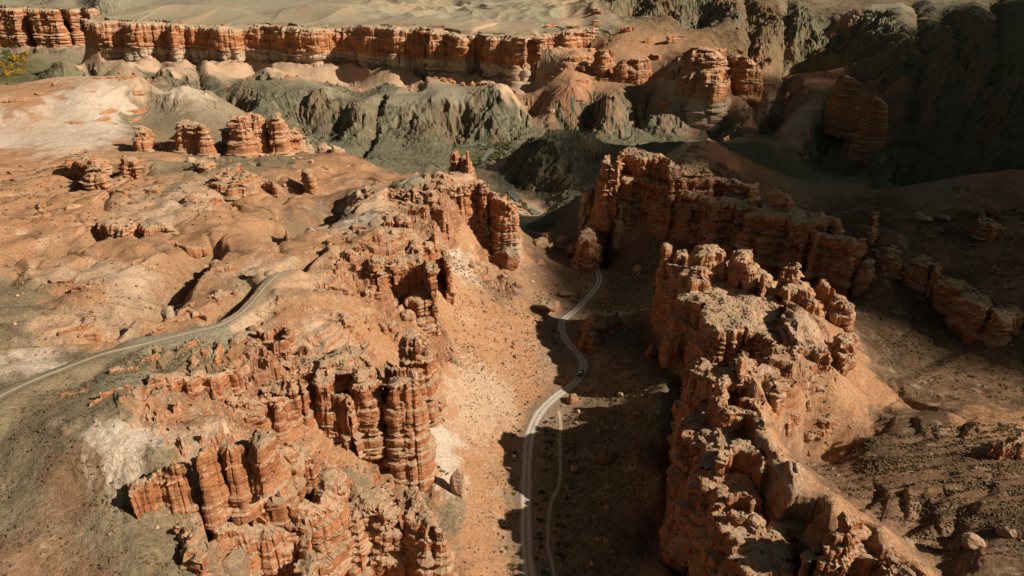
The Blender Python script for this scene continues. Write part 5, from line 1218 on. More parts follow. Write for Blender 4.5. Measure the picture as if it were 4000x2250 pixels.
A[:n, n] = 1; A[:n, n + 1] = ta; A[:n, n + 2] = tb; A[n:, :n] = A[:n, n:].T
wts = np.linalg.solve(A, np.concatenate([tz, [0, 0, 0]]))
NA = 1500
AZ = np.linspace(R(-58), R(58), NA)
rr = [48.0]
while rr[-1] < 3300:
    k = .0021 if rr[-1] < 1000 else .003
    rr.append(rr[-1] * (1 + k * 1.0))
rr += list(np.geomspace(3500, 40000, 30))
RR = np.array(rr); NR = len(RR)
ca = np.linspace(AZ[0], AZ[-1], 420); cb = np.linspace(B * math.log(RR[0]), B * math.log(RR[-1]), 560)
CA, CB = np.meshgrid(ca, cb)
q = np.stack([CA.ravel(), CB.ravel()], 1)
cz = np.zeros(len(q)); ccol = np.zeros((len(q), 4))
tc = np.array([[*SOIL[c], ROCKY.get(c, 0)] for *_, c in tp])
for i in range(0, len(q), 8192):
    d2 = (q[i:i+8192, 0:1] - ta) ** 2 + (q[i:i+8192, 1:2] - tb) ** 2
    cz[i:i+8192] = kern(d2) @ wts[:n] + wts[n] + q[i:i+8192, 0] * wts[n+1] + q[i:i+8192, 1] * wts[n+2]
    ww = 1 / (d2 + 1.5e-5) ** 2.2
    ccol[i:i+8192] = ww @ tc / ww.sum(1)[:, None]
cz = cz.reshape(CA.shape); ccol = ccol.reshape(*CA.shape, 4)

def bilin(f, a, b):
    u = np.clip((a - ca[0]) / (ca[1] - ca[0]), 0, len(ca) - 1.001); v = np.clip((b - cb[0]) / (cb[1] - cb[0]), 0, len(cb) - 1.001)
    i = u.astype(int); j = v.astype(int); u = u - i; v = v - j
    if f.ndim == 3: u = u[..., None]; v = v[..., None]
    return (f[j, i] * (1 - u) + f[j, i + 1] * u) * (1 - v) + (f[j + 1, i] * (1 - u) + f[j + 1, i + 1] * u) * v

GA, GRr = np.meshgrid(AZ, RR)
GB = B * np.log(GRr)
X = GRr * np.sin(GA); Y = GRr * np.cos(GA)
Z = bilin(cz, GA, GB)
# colour and roughness, with ragged borders between the soils
wa = .018 * n2(GA * 60, GB * 60, 1) + .008 * n2(GA * 170, GB * 170, 2)
wb = .018 * n2(GA * 60, GB * 60, 3) + .008 * n2(GA * 170, GB * 170, 4)
soil = bilin(ccol, GA + wa, GB + wb)
rocky = soil[..., 3]
# relief
fade = sstep(70, 140, GRr)
gy, gx = np.gradient(bilin(cz, GA, GB))
slope = np.hypot(gx / (GRr * (AZ[1] - AZ[0])), gy / np.gradient(RR)[:, None])
sl = np.clip(slope, 0, 1.4)
far = sstep(500, 900, GRr)
billow = lambda x, y, s: np.abs(n2(x, y, s))
hill = (.45 + 1.5 * sstep(22, 44, Z)) * (1 - .88 * sstep(.30, .42, GA) * (1 - sstep(330, 420, GRr)))
rel = hill * (1.9 * n2(X / 42, Y / 42, 10) + .8 * n2(X / 15, Y / 15, 11) - .9 * billow(X / 26, Y / 26, 16) + 1.2 * (.3 - billow(X / 70, Y / 70, 17))) * (1 - .6 * far)
rel += .34 * n2(X / 5, Y / 5, 12) + .10 * n2(X / 1.9, Y / 1.9, 13)
rel += far * (4 * n2(X / 120, Y / 120, 14) + 1.5 * n2(X / 40, Y / 40, 15)) * sstep(.05, .3, sl)
# rills: noise held constant along the line of fall
cx = slope * 0
hx = gx / (GRr * (AZ[1] - AZ[0])); hy = gy / np.gradient(RR)[:, None]
# gradient in x,y
sa, co = np.sin(GA), np.cos(GA)
dzx = hx * co + hy * sa; dzy = -hx * sa + hy * co
m2 = np.maximum(dzx ** 2 + dzy ** 2, .05)
zref = np.where(GRr > 520, -10.0, 15.0)
k = np.clip((Z - zref) / m2, -140, 140)
PX = X - dzx * k; PY = Y - dzy * k
rill = .55 * billow(PX / 34, PY / 34, 20) + .3 * billow(PX / 13, PY / 13, 21) + .15 * billow(PX / 5.5, PY / 5.5, 22)
crag = .6 * billow(X / 30, Y / 30, 23) + .3 * billow(X / 11, Y / 11, 24) + .15 * billow(X / 4, Y / 4, 25)
cragf = .45 * billow(X / 210, Y / 210, 19) + .5 * billow(X / 95, Y / 95, 26) + .4 * billow(X / 40, Y / 40, 27) + .22 * billow(X / 17, Y / 17, 28) + .1 * billow(X / 7, Y / 7, 29)
ramp = sstep(.15, .6, sl)
Z = Z + fade * (rel - rel.mean())
Z += fade * ramp * rocky * (far * 16 + (1 - far) * 4.0) * (rill - .25)
Z += fade * ramp * rocky * (1 - far) * 3.0 * (crag - .3)
Z += far * np.clip(ramp + .25, 0, 1) * np.clip(rocky * 2.2 - 1.2, 0, 1) * (1 - sstep(2300, 2700, GRr)) * 40 * (.33 - cragf)
Z += fade * ramp * (1 - rocky) * (.5 + 4.5 * far) * (rill - .25)
# small rock ledges on the bare slopes
st = Z / 3.2 + 1.2 * n2(X / 30, Y / 30, 30)
fr = st - np.floor(st)
led = (sstep(.0, .25, fr) - fr) * sstep(.1, .5, n2(X / 24, Y / 24, 31) + .25) * sstep(.12, .4, sl) * (1 - far) * fade * sstep(20, 38, Z)
Z += 2.3 * led * (1 - rocky * .6)
def near_box(line, wd):
    a = np.array([p[:2] for p in line])
    m = (X > a[:, 0].min() - wd) & (X < a[:, 0].max() + wd) & (Y > a[:, 1].min() - wd) & (Y < a[:, 1].max() + wd)
    return m
# branching dry channels on the open slopes
open_ = sstep(230, 270, GRr) * (1 - sstep(620, 720, GRr)) * sstep(26, 38, Z) * (1 - sstep(-.16, -.06, GA))
open_ += .8 * sstep(240, 280, GRr) * (1 - sstep(520, 640, GRr)) * sstep(.42, .5, GA)
chw = n2(X / 60, Y / 60, 52) * .35
ch1 = np.clip(1 - np.abs(n2(X / 85 + chw, Y / 60 + chw, 53)) / .13, 0, 1); ch2 = np.clip(1 - np.abs(n2(X / 34 + chw, Y / 26 - chw, 54)) / .12, 0, 1)
chn = np.clip(ch1 + .45 * ch2 * (1 - ch1), 0, 1) * open_
Z -= 3.6 * ch1 ** 1.2 * open_ + 1.3 * ch2 * (1 - ch1) * open_
soil[..., :3] = soil[..., :3] * (1 - .45 * chn[..., None]) + .45 * chn[..., None] * np.array([.23, .165, .09])
# broken bedrock: terraces and jointed blocks
rockm = np.zeros_like(Z)
for pl in ROCKY_POLY:
    pa = np.array(pl); m = near_box(pl, 12)
    wx = X[m] + 4 * n2(X[m] / 16, Y[m] / 16, 33); wy = Y[m] + 4 * n2(X[m] / 16, Y[m] / 16, 34)
    d, _ = seg_dist(wx, wy, pl + pl[:1]); ii = inside(wx, wy, pa)
    rockm[m] = np.maximum(rockm[m], np.where(ii, sstep(0, 6, d), 0))
rockm *= sstep(-.25, .1, n2(X / 19, Y / 19, 35) + .25) * sstep(.02, .3, sl) * (1 - far)
def terrace(z, h, w_): q_ = z / h + w_; f_ = np.floor(q_); return h * (f_ + sstep(.62, 1.0, q_ - f_) - w_)
blk = np.floor(2.6 * (n2(X / 5.5, Y / 5.5, 36) + .5 * n2(X / 2.3, Y / 2.3, 37)))
Z1 = Z + .55 * blk + .5 * n2(X / 3, Y / 3, 38)
Z1 = terrace(Z1, 3.1, .9 * n2(X / 22, Y / 22, 39)); Z1 = .6 * Z1 + .4 * terrace(Z1, 1.1, .5 * n2(X / 9, Y / 9, 45))
Z = Z * (1 - rockm) + Z1 * rockm
# furrows on the brown mound at the near right
fur = sstep(.40, .52, GA) * (1 - sstep(260, 320, GRr)) * sstep(100, 130, GRr)
Z += fur * (.55 * n2(X / 13 + .4 * n2(X / 20, Y / 20, 46), Y / 2.4, 47) + .2 * n2(X / 6, Y / 1.2, 48))
# badlands on the far plateau
bad = sstep(1480, 1700, GRr) * sstep(.0, .1, GA + .25) * sstep(-.1, .2, .42 - GA)
Z += bad * 30 * (.42 - billow(X / 150 + .3 * n2(X / 150, Y / 150, 41), Y / 190, 40) - .35 * billow(X / 55, Y / 60, 42))
# aprons of debris under the far cliffs
for f in FORMS:
    if 'head' in f['o']:
        cl = f['p'][:len(f['p']) // 2]; fz_ = f['o']['foot'][2]
        line = [(c_[0], c_[1], math.hypot(c_[0], c_[1])) for c_ in cl]
        m = near_box(cl, 320)
        xm, ym = X[m], Y[m]; rm_ = np.hypot(xm, ym)
        d, rl = seg_dist(xm, ym, line)
        _, rz = seg_dist(xm, ym, [(c_[0], c_[1], c_[2]) for c_ in cl])
        az_ = np.arctan2(xm, ym); azl = [math.atan2(c_[0], c_[1]) for c_ in cl]
        on = sstep(min(azl) - .004, min(azl) + .02, az_) * (1 - sstep(max(azl) - .02, max(azl) + .004, az_))
        back = (rm_ >= rl + 16) & (d < 260); bw = (1 - sstep(90, 260, d)) * back * on
        Z[m] = Z[m] * (1 - bw) + bw * (rz + 1.5 + 1.2 * n2(xm / 60, ym / 60, 49) + .03 * d)
        front = (rm_ < rl + 16) & (d < 120) & (on > .5)
        apr = .15 + 1.3 * np.clip(.5 - 1.5 * np.abs(n2(xm / 42, ym / 130, 43)), 0, 1) + .25 * n2(xm / 15, ym / 15, 44)
        want = fz_ - 5 + 11 * apr * np.clip(1 - d / 70, 0, 1) ** 1.3 - .05 * d
        zm = Z[m]; zm[front] = np.minimum(zm, want + np.clip(d - 60, 0, 100) * 1.2)[front]; Z[m] = zm
        w_ = (np.clip(1.15 - d / 75, 0, 1) * (rm_ < rl) * on * np.clip(.3 + apr, 0, 1))[:, None]
        sm = soil[m]; sm[:, :3] = sm[:, :3] * (1 - .8 * w_) + .8 * w_ * np.array([.40, .27, .175]); sm[:, 3] *= 1 - w_[:, 0]; soil[m] = sm
for gdef in GULLIES:
    m = near_box(gdef['p'], gdef['w'] * 2)
    if not m.any(): continue
    wx = X[m] + 2.2 * n2(X[m] / 14, Y[m] / 14, 50); wy = Y[m] + 2.2 * n2(X[m] / 14, Y[m] / 14, 51)
    d, nx_ = seg_dist(wx, wy, [(a_[0], a_[1], a_[0]) for a_ in gdef['p']])
    wd_ = np.where(wx > nx_, .62, 1.5) * gdef['w'] if gdef['w'] < 20 else gdef['w']
    t = np.clip(1 - d / wd_, 0, 1)
    Z[m] -= gdef['d'] * t ** 1.25
    if gdef['d'] > 3: soil[m] = soil[m] * (1 - .55 * t[:, None]) + .55 * t[:, None] * np.array([.17, .125, .07, .3])
# keep the ground under the rock bodies
for f in FORMS:
    p = np.array(f['p'])
    m = near_box(f['p'], 0)
    if not m.any(): continue
    ii = inside(X[m], Y[m], p[:, :2])
    zm = Z[m]; lim = p[:, 2].min() - 1.2
    zm[ii] = np.minimum(zm[ii], lim); Z[m] = zm
# tracks sit on smoothed ground
TW = dict(road=(3.1, 8), track=(1.2, 3), spur=(.9, 3), trail=(2.0, 6))
for nm, (hw, bl) in TW.items():
    L = smooth_line(LINES[nm], 2.0); LINES[nm] = L
    m = near_box(L, hw + bl)
    d, zl = seg_dist(X[m], Y[m], L)
    base = zl if nm in ('road', 'trail') else None
    if base is None: continue
    t = 1 - sstep(hw + .4, hw + bl, d)
    Z[m] = Z[m] * (1 - t) + zl * t
for nm in ('river', 'river_b', 'river_c'):
    RV = smooth_line(LINES[nm], 4.0); LINES[nm] = RV
    m = near_box(RV, 40)
    d, zl = seg_dist(X[m], Y[m], RV)
    t = 1 - sstep(6, 26, d)
    Z[m] = Z[m] * (1 - t) + (zl - 1.0) * t

def ground_z(x, y):
    x = np.asarray(x, float); y = np.asarray(y, float)
    a = np.arctan2(x, y); r = np.hypot(x, y)
    u = np.clip((a - AZ[0]) / (AZ[1] - AZ[0]), 0, NA - 1.001); j = np.clip(np.searchsorted(RR, r) - 1, 0, NR - 2)
    v = np.clip((r - RR[j]) / (RR[j + 1] - RR[j]), 0, 1)
    i = u.astype(int); u = u - i
    return (Z[j, i] * (1 - u) + Z[j, i + 1] * u) * (1 - v) + (Z[j + 1, i] * (1 - u) + Z[j + 1, i + 1] * u) * v

def grid_mesh(name, V, nr, nc):
    me = bpy.data.meshes.new(name)
    idx = np.arange(nr * nc).reshape(nr, nc)
    F = np.stack([idx[:-1, :-1], idx[:-1, 1:], idx[1:, 1:], idx[1:, :-1]], -1).reshape(-1, 4)
    me.vertices.add(len(V)); me.vertices.foreach_set('co', V.astype(np.float32).ravel())
    me.loops.add(F.size); me.loops.foreach_set('vertex_index', F.ravel().astype(np.int32))
    me.polygons.add(len(F)); me.polygons.foreach_set('loop_start', np.arange(0, F.size, 4, dtype=np.int32))
    me.polygons.foreach_set('loop_total', np.full(len(F), 4, np.int32))
    me.polygons.foreach_set('use_smooth', np.ones(len(F), bool))
    me.update(); me.validate()
    return me

# the sheet wants its faces up: rows run outwards, columns left to right
V = np.stack([X[::-1], Y[::-1], Z[::-1]], -1).reshape(-1, 3)
me = grid_mesh('terrain', V, NR, NA)
if me.polygons[len(me.polygons) // 2].normal.z < 0: me.flip_normals()
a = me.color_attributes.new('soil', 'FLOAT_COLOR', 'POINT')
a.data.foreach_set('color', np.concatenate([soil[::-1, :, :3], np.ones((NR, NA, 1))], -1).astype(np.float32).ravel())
a = me.attributes.new('bedrock', 'FLOAT', 'POINT'); a.data.foreach_set('value', rockm[::-1].astype(np.float32).ravel())
fm_ = (rockm + far * rocky)[::-1]; me.polygons.foreach_set('use_smooth', ((fm_[:-1, :-1] + fm_[1:, 1:]) < .5).ravel())
a = me.attributes.new('rocky', 'FLOAT', 'POINT'); a.data.foreach_set('value', np.clip(rocky[::-1], 0, 1).astype(np.float32).ravel())
terrain = tag(add('terrain', me, GROUND), 'canyon ground of orange slopes, grey green ridges and dry valley floor', 'terrain', kind='structure')

# ------------------------------------------------------------------ rock formations
rp = np.random.default_rng(12)
zb = [-120.0]
while zb[-1] < 160:
    u_ = rp.random()
    zb.append(zb[-1] + (rp.uniform(.3, .8) if u_ < .55 else rp.uniform(.9, 1.9) if u_ < .88 else rp.uniform(2.5, 5.0)))
zb = np.array(zb)
LAY_O = np.where(np.diff(zb, append=zb[-1] + 1) < 1, rp.uniform(-1.0, .9, len(zb)), rp.uniform(-.45, .6, len(zb)))
LAY_A = rp.uniform(.25, 1.1, len(zb))

def resample(p, s):
    # one corner cutting pass, then even steps
    a = p; b = np.roll(p, -1, 0)
    p = np.stack([.8 * a + .2 * b, .2 * a + .8 * b], 1).reshape(-1, 3)
    c = np.concatenate([p, p[:1]]); d = np.concatenate([[0], np.cumsum(np.hypot(*np.diff(c[:, :2], axis=0).T))])
    nn = max(14, int(d[-1] / s)); t = np.linspace(0, d[-1], nn, endpoint=False)
    return np.stack([np.interp(t, d, c[:, k]) for k in range(3)], 1), d[-1]

def build_rock(f):
    o = f['o']; s = o.get('s', .42) * 1.0; k = o.get('s', .42) / .42
    p = np.array(f['p'], float)
    area = .5 * np.sum(p[:, 0] * np.roll(p[:, 1], -1) - np.roll(p[:, 0], -1) * p[:, 1])
    if area < 0: p = p[::-1]; area = -area
    p, per = resample(p, s)
    wdt = 2 * area / per
    lim = lambda a, fr: min(a, fr * wdt)
    def normals(p):
        t = np.roll(p[:, :2], -2, 0) - np.roll(p[:, :2], 2, 0)
        nn = np.stack([t[:, 1], -t[:, 0]], 1); nn /= np.linalg.norm(nn, axis=1)[:, None] + 1e-9
        for _ in range(3): nn = .5 * nn + .25 * (np.roll(nn, 1, 0) + np.roll(nn, -1, 0))
        return nn / (np.linalg.norm(nn, axis=1)[:, None] + 1e-9)
    nn = normals(p); x, y = p[:, 0], p[:, 1]
    off = 0
    for lam, am, sd in ((13, 1.0, 60), (4.0, .40, 61), (1.3, .25, 62)):
        am = lim(am * k, .18 if lam == 13 else .08) * (.6 if o.get('far') else 1)
        bl = np.abs(n2(x / (lam * k), y / (lam * k), sd)); off = off + am * 2 * (bl - .22)
    # joint bounded faces: the outline steps in and out in flat panels
    for lam, am, sd in ((12, 1.9, 63), (5, .55, 64)):
        am = lim(am * k, .25 if lam == 12 else .12) * (.8 if o.get('far') else 1)
        v = 2.2 * n2(x / (lam * k), y / (lam * k), sd)
        off = off + am * (np.floor(v) + sstep(.75, 1.0, v - np.floor(v)) + .0)
    # thin vertical cracks
    for lam, am, wd_, sd in ((14, 2.2, .035, 65), (7, .7, .05, 66)):
        off = off - (.4 if o.get('far') else 1) * lim(am * k, .2) * np.exp(-(n2(x / (lam * k), y / (lam * k), sd) / wd_) ** 2)
    p[:, :2] += nn * off[:, None]
    nn = normals(p); x, y = p[:, 0], p[:, 1]
    cragh = o.get('crag', .55) * k ** .5
    def capz(x, y):
        z = .55 * k ** .5 * n2(x / (7 * k), y / (7 * k), 70) + .22 * k ** .5 * n2(x / (2.2 * k), y / (2.2 * k), 71)
        # jointed blocks
        b = np.floor(2.6 * (n2(x / (9 * k), y / (9 * k), 72) + .4 * n2(x / (3.2 * k), y / (3.2 * k), 73)))
        return z + cragh * .75 * b
    ztop = p[:, 2] + capz(x, y)
    base = f['b']; H_ = ztop.max() - base
    sv = .46 * k ** .85 * 1.0
    nl = int(np.clip(H_ / sv, 6, 170))
    tt = np.linspace(0, 1, nl + 1)[:, None]
    zz = ztop * (1 - tt) + base * tt
    xx = np.broadcast_to(x, zz.shape); yy = np.broadcast_to(y, zz.shape)
    amp = lim((1.3 if not o.get('far') else 1.0) * k ** .8, .22)
    zp = (zz + 2.0 * n2(x / 55, y / 55, 80) + .04 * x + .25 * n2(xx / (3 * k), yy / (3 * k), 85)) / k ** .62
    li = np.clip(np.searchsorted(zb, zp), 0, len(zb) - 1)
    lo, la = LAY_O[li], LAY_A[li]
    r = amp * (lo * (.5 + .9 * np.clip(.5 + n2(xx / (7 * k), yy / (7 * k), 81), 0, 1)) + 1.5 * la * n2(xx / (4.2 * k) + li * 5.3, yy / (4.2 * k) + li * 2.9, 86) + .5 * la * n2(xx / (1.5 * k) + li * 3.3, yy / (1.5 * k) + li * 1.9, 88))
    r = r + lim(.55 * k, .12) * n3(xx / (3.4 * k), yy / (3.4 * k), zz / (2.2 * k), 82) + lim(.28 * k, .06) * n3(xx / (1.2 * k), yy / (1.2 * k), zz / (.8 * k), 83)
    # hollows
    r = r - lim(2.4 * k, .2) * sstep(.18, .5, n3(xx / (8 * k), yy / (8 * k), zz / (6.5 * k), 84)) + lim(1.2 * k, .15) * n3(xx / (11 * k), yy / (11 * k), zz / (16 * k), 87)
    for q_ in range(2 if H_ > 12 else 1):              # set back tiers
        hz = base + H_ * (.42 + .33 * q_) + 3 * k ** .5 * n2(xx / (14 * k), yy / (14 * k), 92 + q_)
        r = r + lim(1.5 * k ** .7, .12) * (1 - sstep(-.25, .25, (zz - hz) / k ** .5)) * np.clip(.6 + 1.4 * n2(xx / (12 * k), yy / (12 * k), 94 + q_), 0, 1.2)
    r = r + o.get('bat', .02) * (ztop - zz) - lim(.8 * k, .15) * np.exp(-(ztop - zz) / (.6 * k))
    PX = x + nn[:, 0] * r; PY = y + nn[:, 1] * r
    N = len(p); V = np.stack([PX, PY, zz], -1).reshape(-1, 3)
    idx = np.arange((nl + 1) * N).reshape(nl + 1, N); nx = np.roll(idx, -1, 1)
    F = np.stack([idx[1:], nx[1:], nx[:-1], idx[:-1]], -1).reshape(-1, 4)
    # the cap
    ring = np.stack([PX[0], PY[0]], 1)
    g0, g1 = ring.min(0), ring.max(0); gs = s * 1.25
    gx_, gy_ = np.meshgrid(np.arange(g0[0], g1[0], gs), np.arange(g0[1], g1[1], gs))
    gx_ = (gx_ + rng.uniform(-.3, .3, gx_.shape) * gs).ravel(); gy_ = (gy_ + rng.uniform(-.3, .3, gy_.shape) * gs).ravel()
    ii = inside(gx_, gy_, ring); gx_, gy_ = gx_[ii], gy_[ii]
    pts = [Vector(v) for v in ring] + [Vector((a_, b_)) for a_, b_ in zip(gx_, gy_)]
    vs_, _, fs_, ov, _, _ = delaunay_2d_cdt(pts, [], [], 0, 1e-5)
    zr = p[:, 2]
    sub = slice(None, None, max(1, N // 120))
    if len(gx_):
        d2 = (gx_[:, None] - x[sub]) ** 2 + (gy_[:, None] - y[sub]) ** 2 + .3
        w2 = 1 / d2 ** 1.5; zi = (w2 @ zr[sub]) / w2.sum(1)
        dm = np.sqrt(d2.min(1))
        zi = zi + capz(gx_, gy_) + .9 * k ** .5 * (1 - np.exp(-dm / (2.0 * k)))
        zall = np.concatenate([ztop, zi])
    else: zall = ztop
    cv = np.array([(v.x, v.y, zall[o_[0]] if o_ else ztop.mean()) for v, o_ in zip(vs_, ov)])
    ft = np.array([t_ for t_ in fs_ if len(t_) == 3])
    cen = cv[ft].mean(1); ok = inside(cen[:, 0], cen[:, 1], ring); ft = ft[ok]
    tri = cv[ft]; cr = (tri[:, 1, 0] - tri[:, 0, 0]) * (tri[:, 2, 1] - tri[:, 0, 1]) - (tri[:, 1, 1] - tri[:, 0, 1]) * (tri[:, 2, 0] - tri[:, 0, 0])
    ft[cr < 0] = ft[cr < 0][:, ::-1]
    nv = len(V)
    V = np.concatenate([V, cv]); 
    me = bpy.data.meshes.new(f['k'])
    me.vertices.add(len(V)); me.vertices.foreach_set('co', V.astype(np.float32).ravel())
    lp = np.concatenate([F.ravel(), (ft + nv).ravel()]).astype(np.int32)
    me.loops.add(len(lp)); me.loops.foreach_set('vertex_index', lp)
    tot = np.concatenate([np.full(len(F), 4), np.full(len(ft), 3)]).astype(np.int32)
    me.polygons.add(len(tot)); me.polygons.foreach_set('loop_start', np.concatenate([[0], np.cumsum(tot)[:-1]]).astype(np.int32))
    me.polygons.foreach_set('loop_total', tot)
    me.polygons.foreach_set('use_smooth', np.zeros(len(tot), bool))
    me.update(); me.validate()
    pl = np.zeros(len(V), np.float32)
    if 'pale' in o:
        a_, b_ = o['pale']; w_ = 2.5 * n2(V[:, 0] / (9 * k), V[:, 1] / (9 * k), 90) * k ** .5
        pl = (1 - sstep(b_ - 2, b_ + 2, V[:, 2] + w_)).astype(np.float32)
    if o.get('far') and 'cliff' in f['k']:
        zt_ = np.concatenate([np.tile(ztop, nl + 1), cv[:, 2]])
        pl = np.maximum(pl, .85 * sstep(-7, -3.5, V[:, 2] - zt_ + 1.6 * n2(V[:, 0] / 30, V[:, 1] / 30, 91))).astype(np.float32)
    at = me.attributes.new('pale', 'FLOAT', 'POINT'); at.data.foreach_set('value', pl)
    ob = add(f['k'], me, ROCK)
    ob['tone'] = o.get('tone', 1.0)
    tag(ob, f['l'], f['k'].replace('_', ' '))
    return ob

rocks = [build_rock(f) for f in FORMS]
for o in rocks:
    o['kind'] = 'thing'
# ------------------------------------------------------------------ clouds whose shadows lie on the right of the canyon
def cloud_material():
    m = bpy.data.materials.new('cloud'); m.use_nodes = True; nt = m.node_tree; g = NB(nt)
    out = nt.nodes['Material Output']; nt.nodes.remove(nt.nodes['Principled BSDF'])
    d = g.n('ShaderNodeBsdfTranslucent'); d.inputs[0].default_value = (.9, .9, .9, 1)
    t = g.n('ShaderNodeBsdfTransparent')
    mx = g.n('ShaderNodeMixShader'); geo = g.n('ShaderNodeNewGeometry')
    g.link(g.ramp(g.noise(geo.outputs['Position'], .012, 5, .6), [(.35, .16), (.65, .50)]), mx.inputs[0])
    g.link(t.outputs[0], mx.inputs[1]); g.link(d.outputs[0], mx.inputs[2]); g.link(mx.outputs[0], out.inputs[0])
    return m
CLOUD = cloud_material()
def ico(sub):
    import bmesh
    bm = bmesh.new(); bmesh.ops.create_icosphere(bm, subdivisions=sub, radius=1)
    v = np.array([a.co[:] for a in bm.verts]); f = np.array([[b.index for b in a.verts] for a in bm.faces]); bm.free()
    return v, f
IV3, IF3 = ico(3); IV2, IF2 = ico(2); IV1, IF1 = ico(1)
def cloud(label, spots, h=1100):
    """spots: ground x, y, z and radius of the shaded patches"""
    V, F = [], []; o = 0
    for x, y, z, r in spots:
        k = (h - z) / sun_dir.z
        c = np.array([x + sun_dir.x * k, y + sun_dir.y * k, h])
        v = IV3 * np.array([r, r, r * .5]) + c
        v = v + (IV3 * (.22 * r * n3(v[:, 0] / (r * .5), v[:, 1] / (r * .5), v[:, 2] / (r * .5), 7))[:, None])
        V.append(v); F.append(IF3 + o); o += len(v)
    me = bpy.data.meshes.new('cloud'); me.from_pydata(np.concatenate(V).tolist(), [], np.concatenate(F).tolist())
    for p in me.polygons: p.use_smooth = True
    return tag(add('cloud', me, CLOUD), label, 'cloud')
def spots(cx, cy, rx, ry, n, r0, r1, z=20, seed=1):
    q = np.random.default_rng(seed); out = []
    for i in range(n):
        a = q.uniform(0, 6.28); t = math.sqrt(q.uniform(0, 1))
        out.append((cx + rx * t * math.cos(a), cy + ry * t * math.sin(a), z, q.uniform(r0, r1)))
    return out
cloud('broad white cloud drifting above the dark mountain side of the canyon', spots(1000, 960, 420, 360, 38, 120, 200, seed=2) + spots(330, 760, 150, 110, 26, 60, 110, seed=5) + spots(560, 860, 130, 90, 16, 70, 110, z=0, seed=8) + spots(400, 690, 120, 60, 16, 50, 80, z=0, seed=10) + spots(310, 590, 110, 45, 18, 40, 70, z=0, seed=11))
cloud('smaller white cloud drifting above the right fortress ridge', spots(150, 560, 130, 90, 9, 45, 80, seed=3) + spots(310, 400, 130, 90, 30, 45, 80, seed=4) + spots(85, 420, 40, 55, 12, 30, 50, z=0, seed=6) + spots(270, 315, 75, 50, 16, 35, 55, seed=9))

# ------------------------------------------------------------------ tracks and river
def ribbon(name, L, hw, m, lift=.10, cols=9, ragged=.25):
    p = L[:, :2]; t = np.gradient(p, axis=0); t /= np.linalg.norm(t, axis=1)[:, None]
    nrm = np.stack([t[:, 1], -t[:, 0]], 1)
    u = np.linspace(-1, 1, cols)
    wv = hw * (1 + ragged * n2(np.arange(len(p)) * .35, 0, 3))
    P = p[:, None, :] + nrm[:, None, :] * (u[None, :, None] * wv[:, None, None])
    zz = ground_z(P[..., 0].ravel(), P[..., 1].ravel()).reshape(P.shape[:2])
    edge = np.abs(u)[None] ** 6
    zz = np.maximum(zz, np.maximum(np.concatenate([zz[:1], zz[:-1]]), np.concatenate([zz[1:], zz[-1:]])) - .4) + lift - edge * (lift + .12)
    V = np.concatenate([P, zz[..., None]], -1).reshape(-1, 3)
    me = grid_mesh(name, V[:], len(p), cols)
    if me.polygons[0].normal.z < 0: me.flip_normals()
    a = me.attributes.new('across', 'FLOAT', 'POINT'); a.data.foreach_set('value', np.tile(u, len(p)).astype(np.float32))
    return add(name, me, m)
def track_material(name, body, rut, ruts, soft=.55):
    m, nt, b = mat(name); g = NB(nt)
    at = g.n('ShaderNodeAttribute', attribute_name='across'); pos = g.n('ShaderNodeNewGeometry').outputs['Position']
    a = g.math('ABSOLUTE', at.outputs['Fac']); nz = g.noise(pos, .6, 4, .7)
    a = g.math('ADD', a, g.math('MULTIPLY', g.math('SUBTRACT', nz, .5), .16))
    c = g.mix(g.ramp(nz, [(.3, 0.0), (.7, 1.0)]), tuple(x * .75 for x in body), tuple(x * 1.15 for x in body))
    c = g.mix(g.ramp(a, ruts), c, rut)
    g.link(c, b.inputs['Base Color'])
    g.link(g.bump(nz, .5, .3), b.inputs['Normal'])
    g.link(g.ramp(g.math('ADD', a, g.math('MULTIPLY', g.math('SUBTRACT', g.noise(pos, .25, 4, .7), .5), .7)), [(soft, 1.0), (1.0, 0.0)]), b.inputs['Alpha'])
    return m
road = tag(ribbon('road', LINES['road'], 3.5, track_material('road_gravel', (.33, .28, .21), (.56, .50, .42), [(.06, .1), (.18, .9), (.42, .9), (.56, 0.0)]), cols=19), 'pale two rut gravel road winding along the valley floor', 'road', kind='structure')
dirt = track_material('path_dirt', (.33, .255, .175), (.42, .34, .25), [(.2, .9), (.7, .1), (1.0, 0.0)])
tag(ribbon('path', LINES['track'], 1.1, dirt), 'narrow dirt path running beside the gravel road', 'path', kind='structure')
tag(ribbon('path', LINES['spur'], .8, dirt), 'faint dirt path climbing the shaded valley side', 'path', kind='structure')
trail = track_material('trail_dirt', (.34, .275, .185), (.44, .37, .27), [(.1, .9), (.6, .3), (1.0, 0.0)], .1)
tag(ribbon('path', LINES['trail'], 1.6, trail, cols=13), 'pale foot trail crossing the plateau at the left', 'path', kind='structure')
wm, nt, b = mat('river_water'); b.inputs['Base Color'].default_value = (.20, .21, .17, 1); b.inputs['Roughness'].default_value = .12; b.inputs['Specular IOR Level'].default_value = .5
g = NB(nt); g.link(g.bump(g.noise(g.n('ShaderNodeNewGeometry').outputs['Position'], .25, 3), .4, .5), b.inputs['Normal'])
def water(L, hw):
    p = L[:, :2]; t = np.gradient(p, axis=0); t /= np.linalg.norm(t, axis=1)[:, None]; nrm = np.stack([t[:, 1], -t[:, 0]], 1)
    wv = hw * (1 + .4 * n2(np.arange(len(p)) * .2, 0, 5))
    V = np.stack([np.column_stack([p - nrm * wv[:, None], L[:, 2]]), np.column_stack([p + nrm * wv[:, None], L[:, 2]])], 1).reshape(-1, 3)
    me = grid_mesh('river', V, len(p), 2)
    if me.polygons[0].normal.z < 0: me.flip_normals()
    return tag(add('river', me, wm), 'pale stretch of river at the bottom of the dark gorge', 'river', kind='structure')
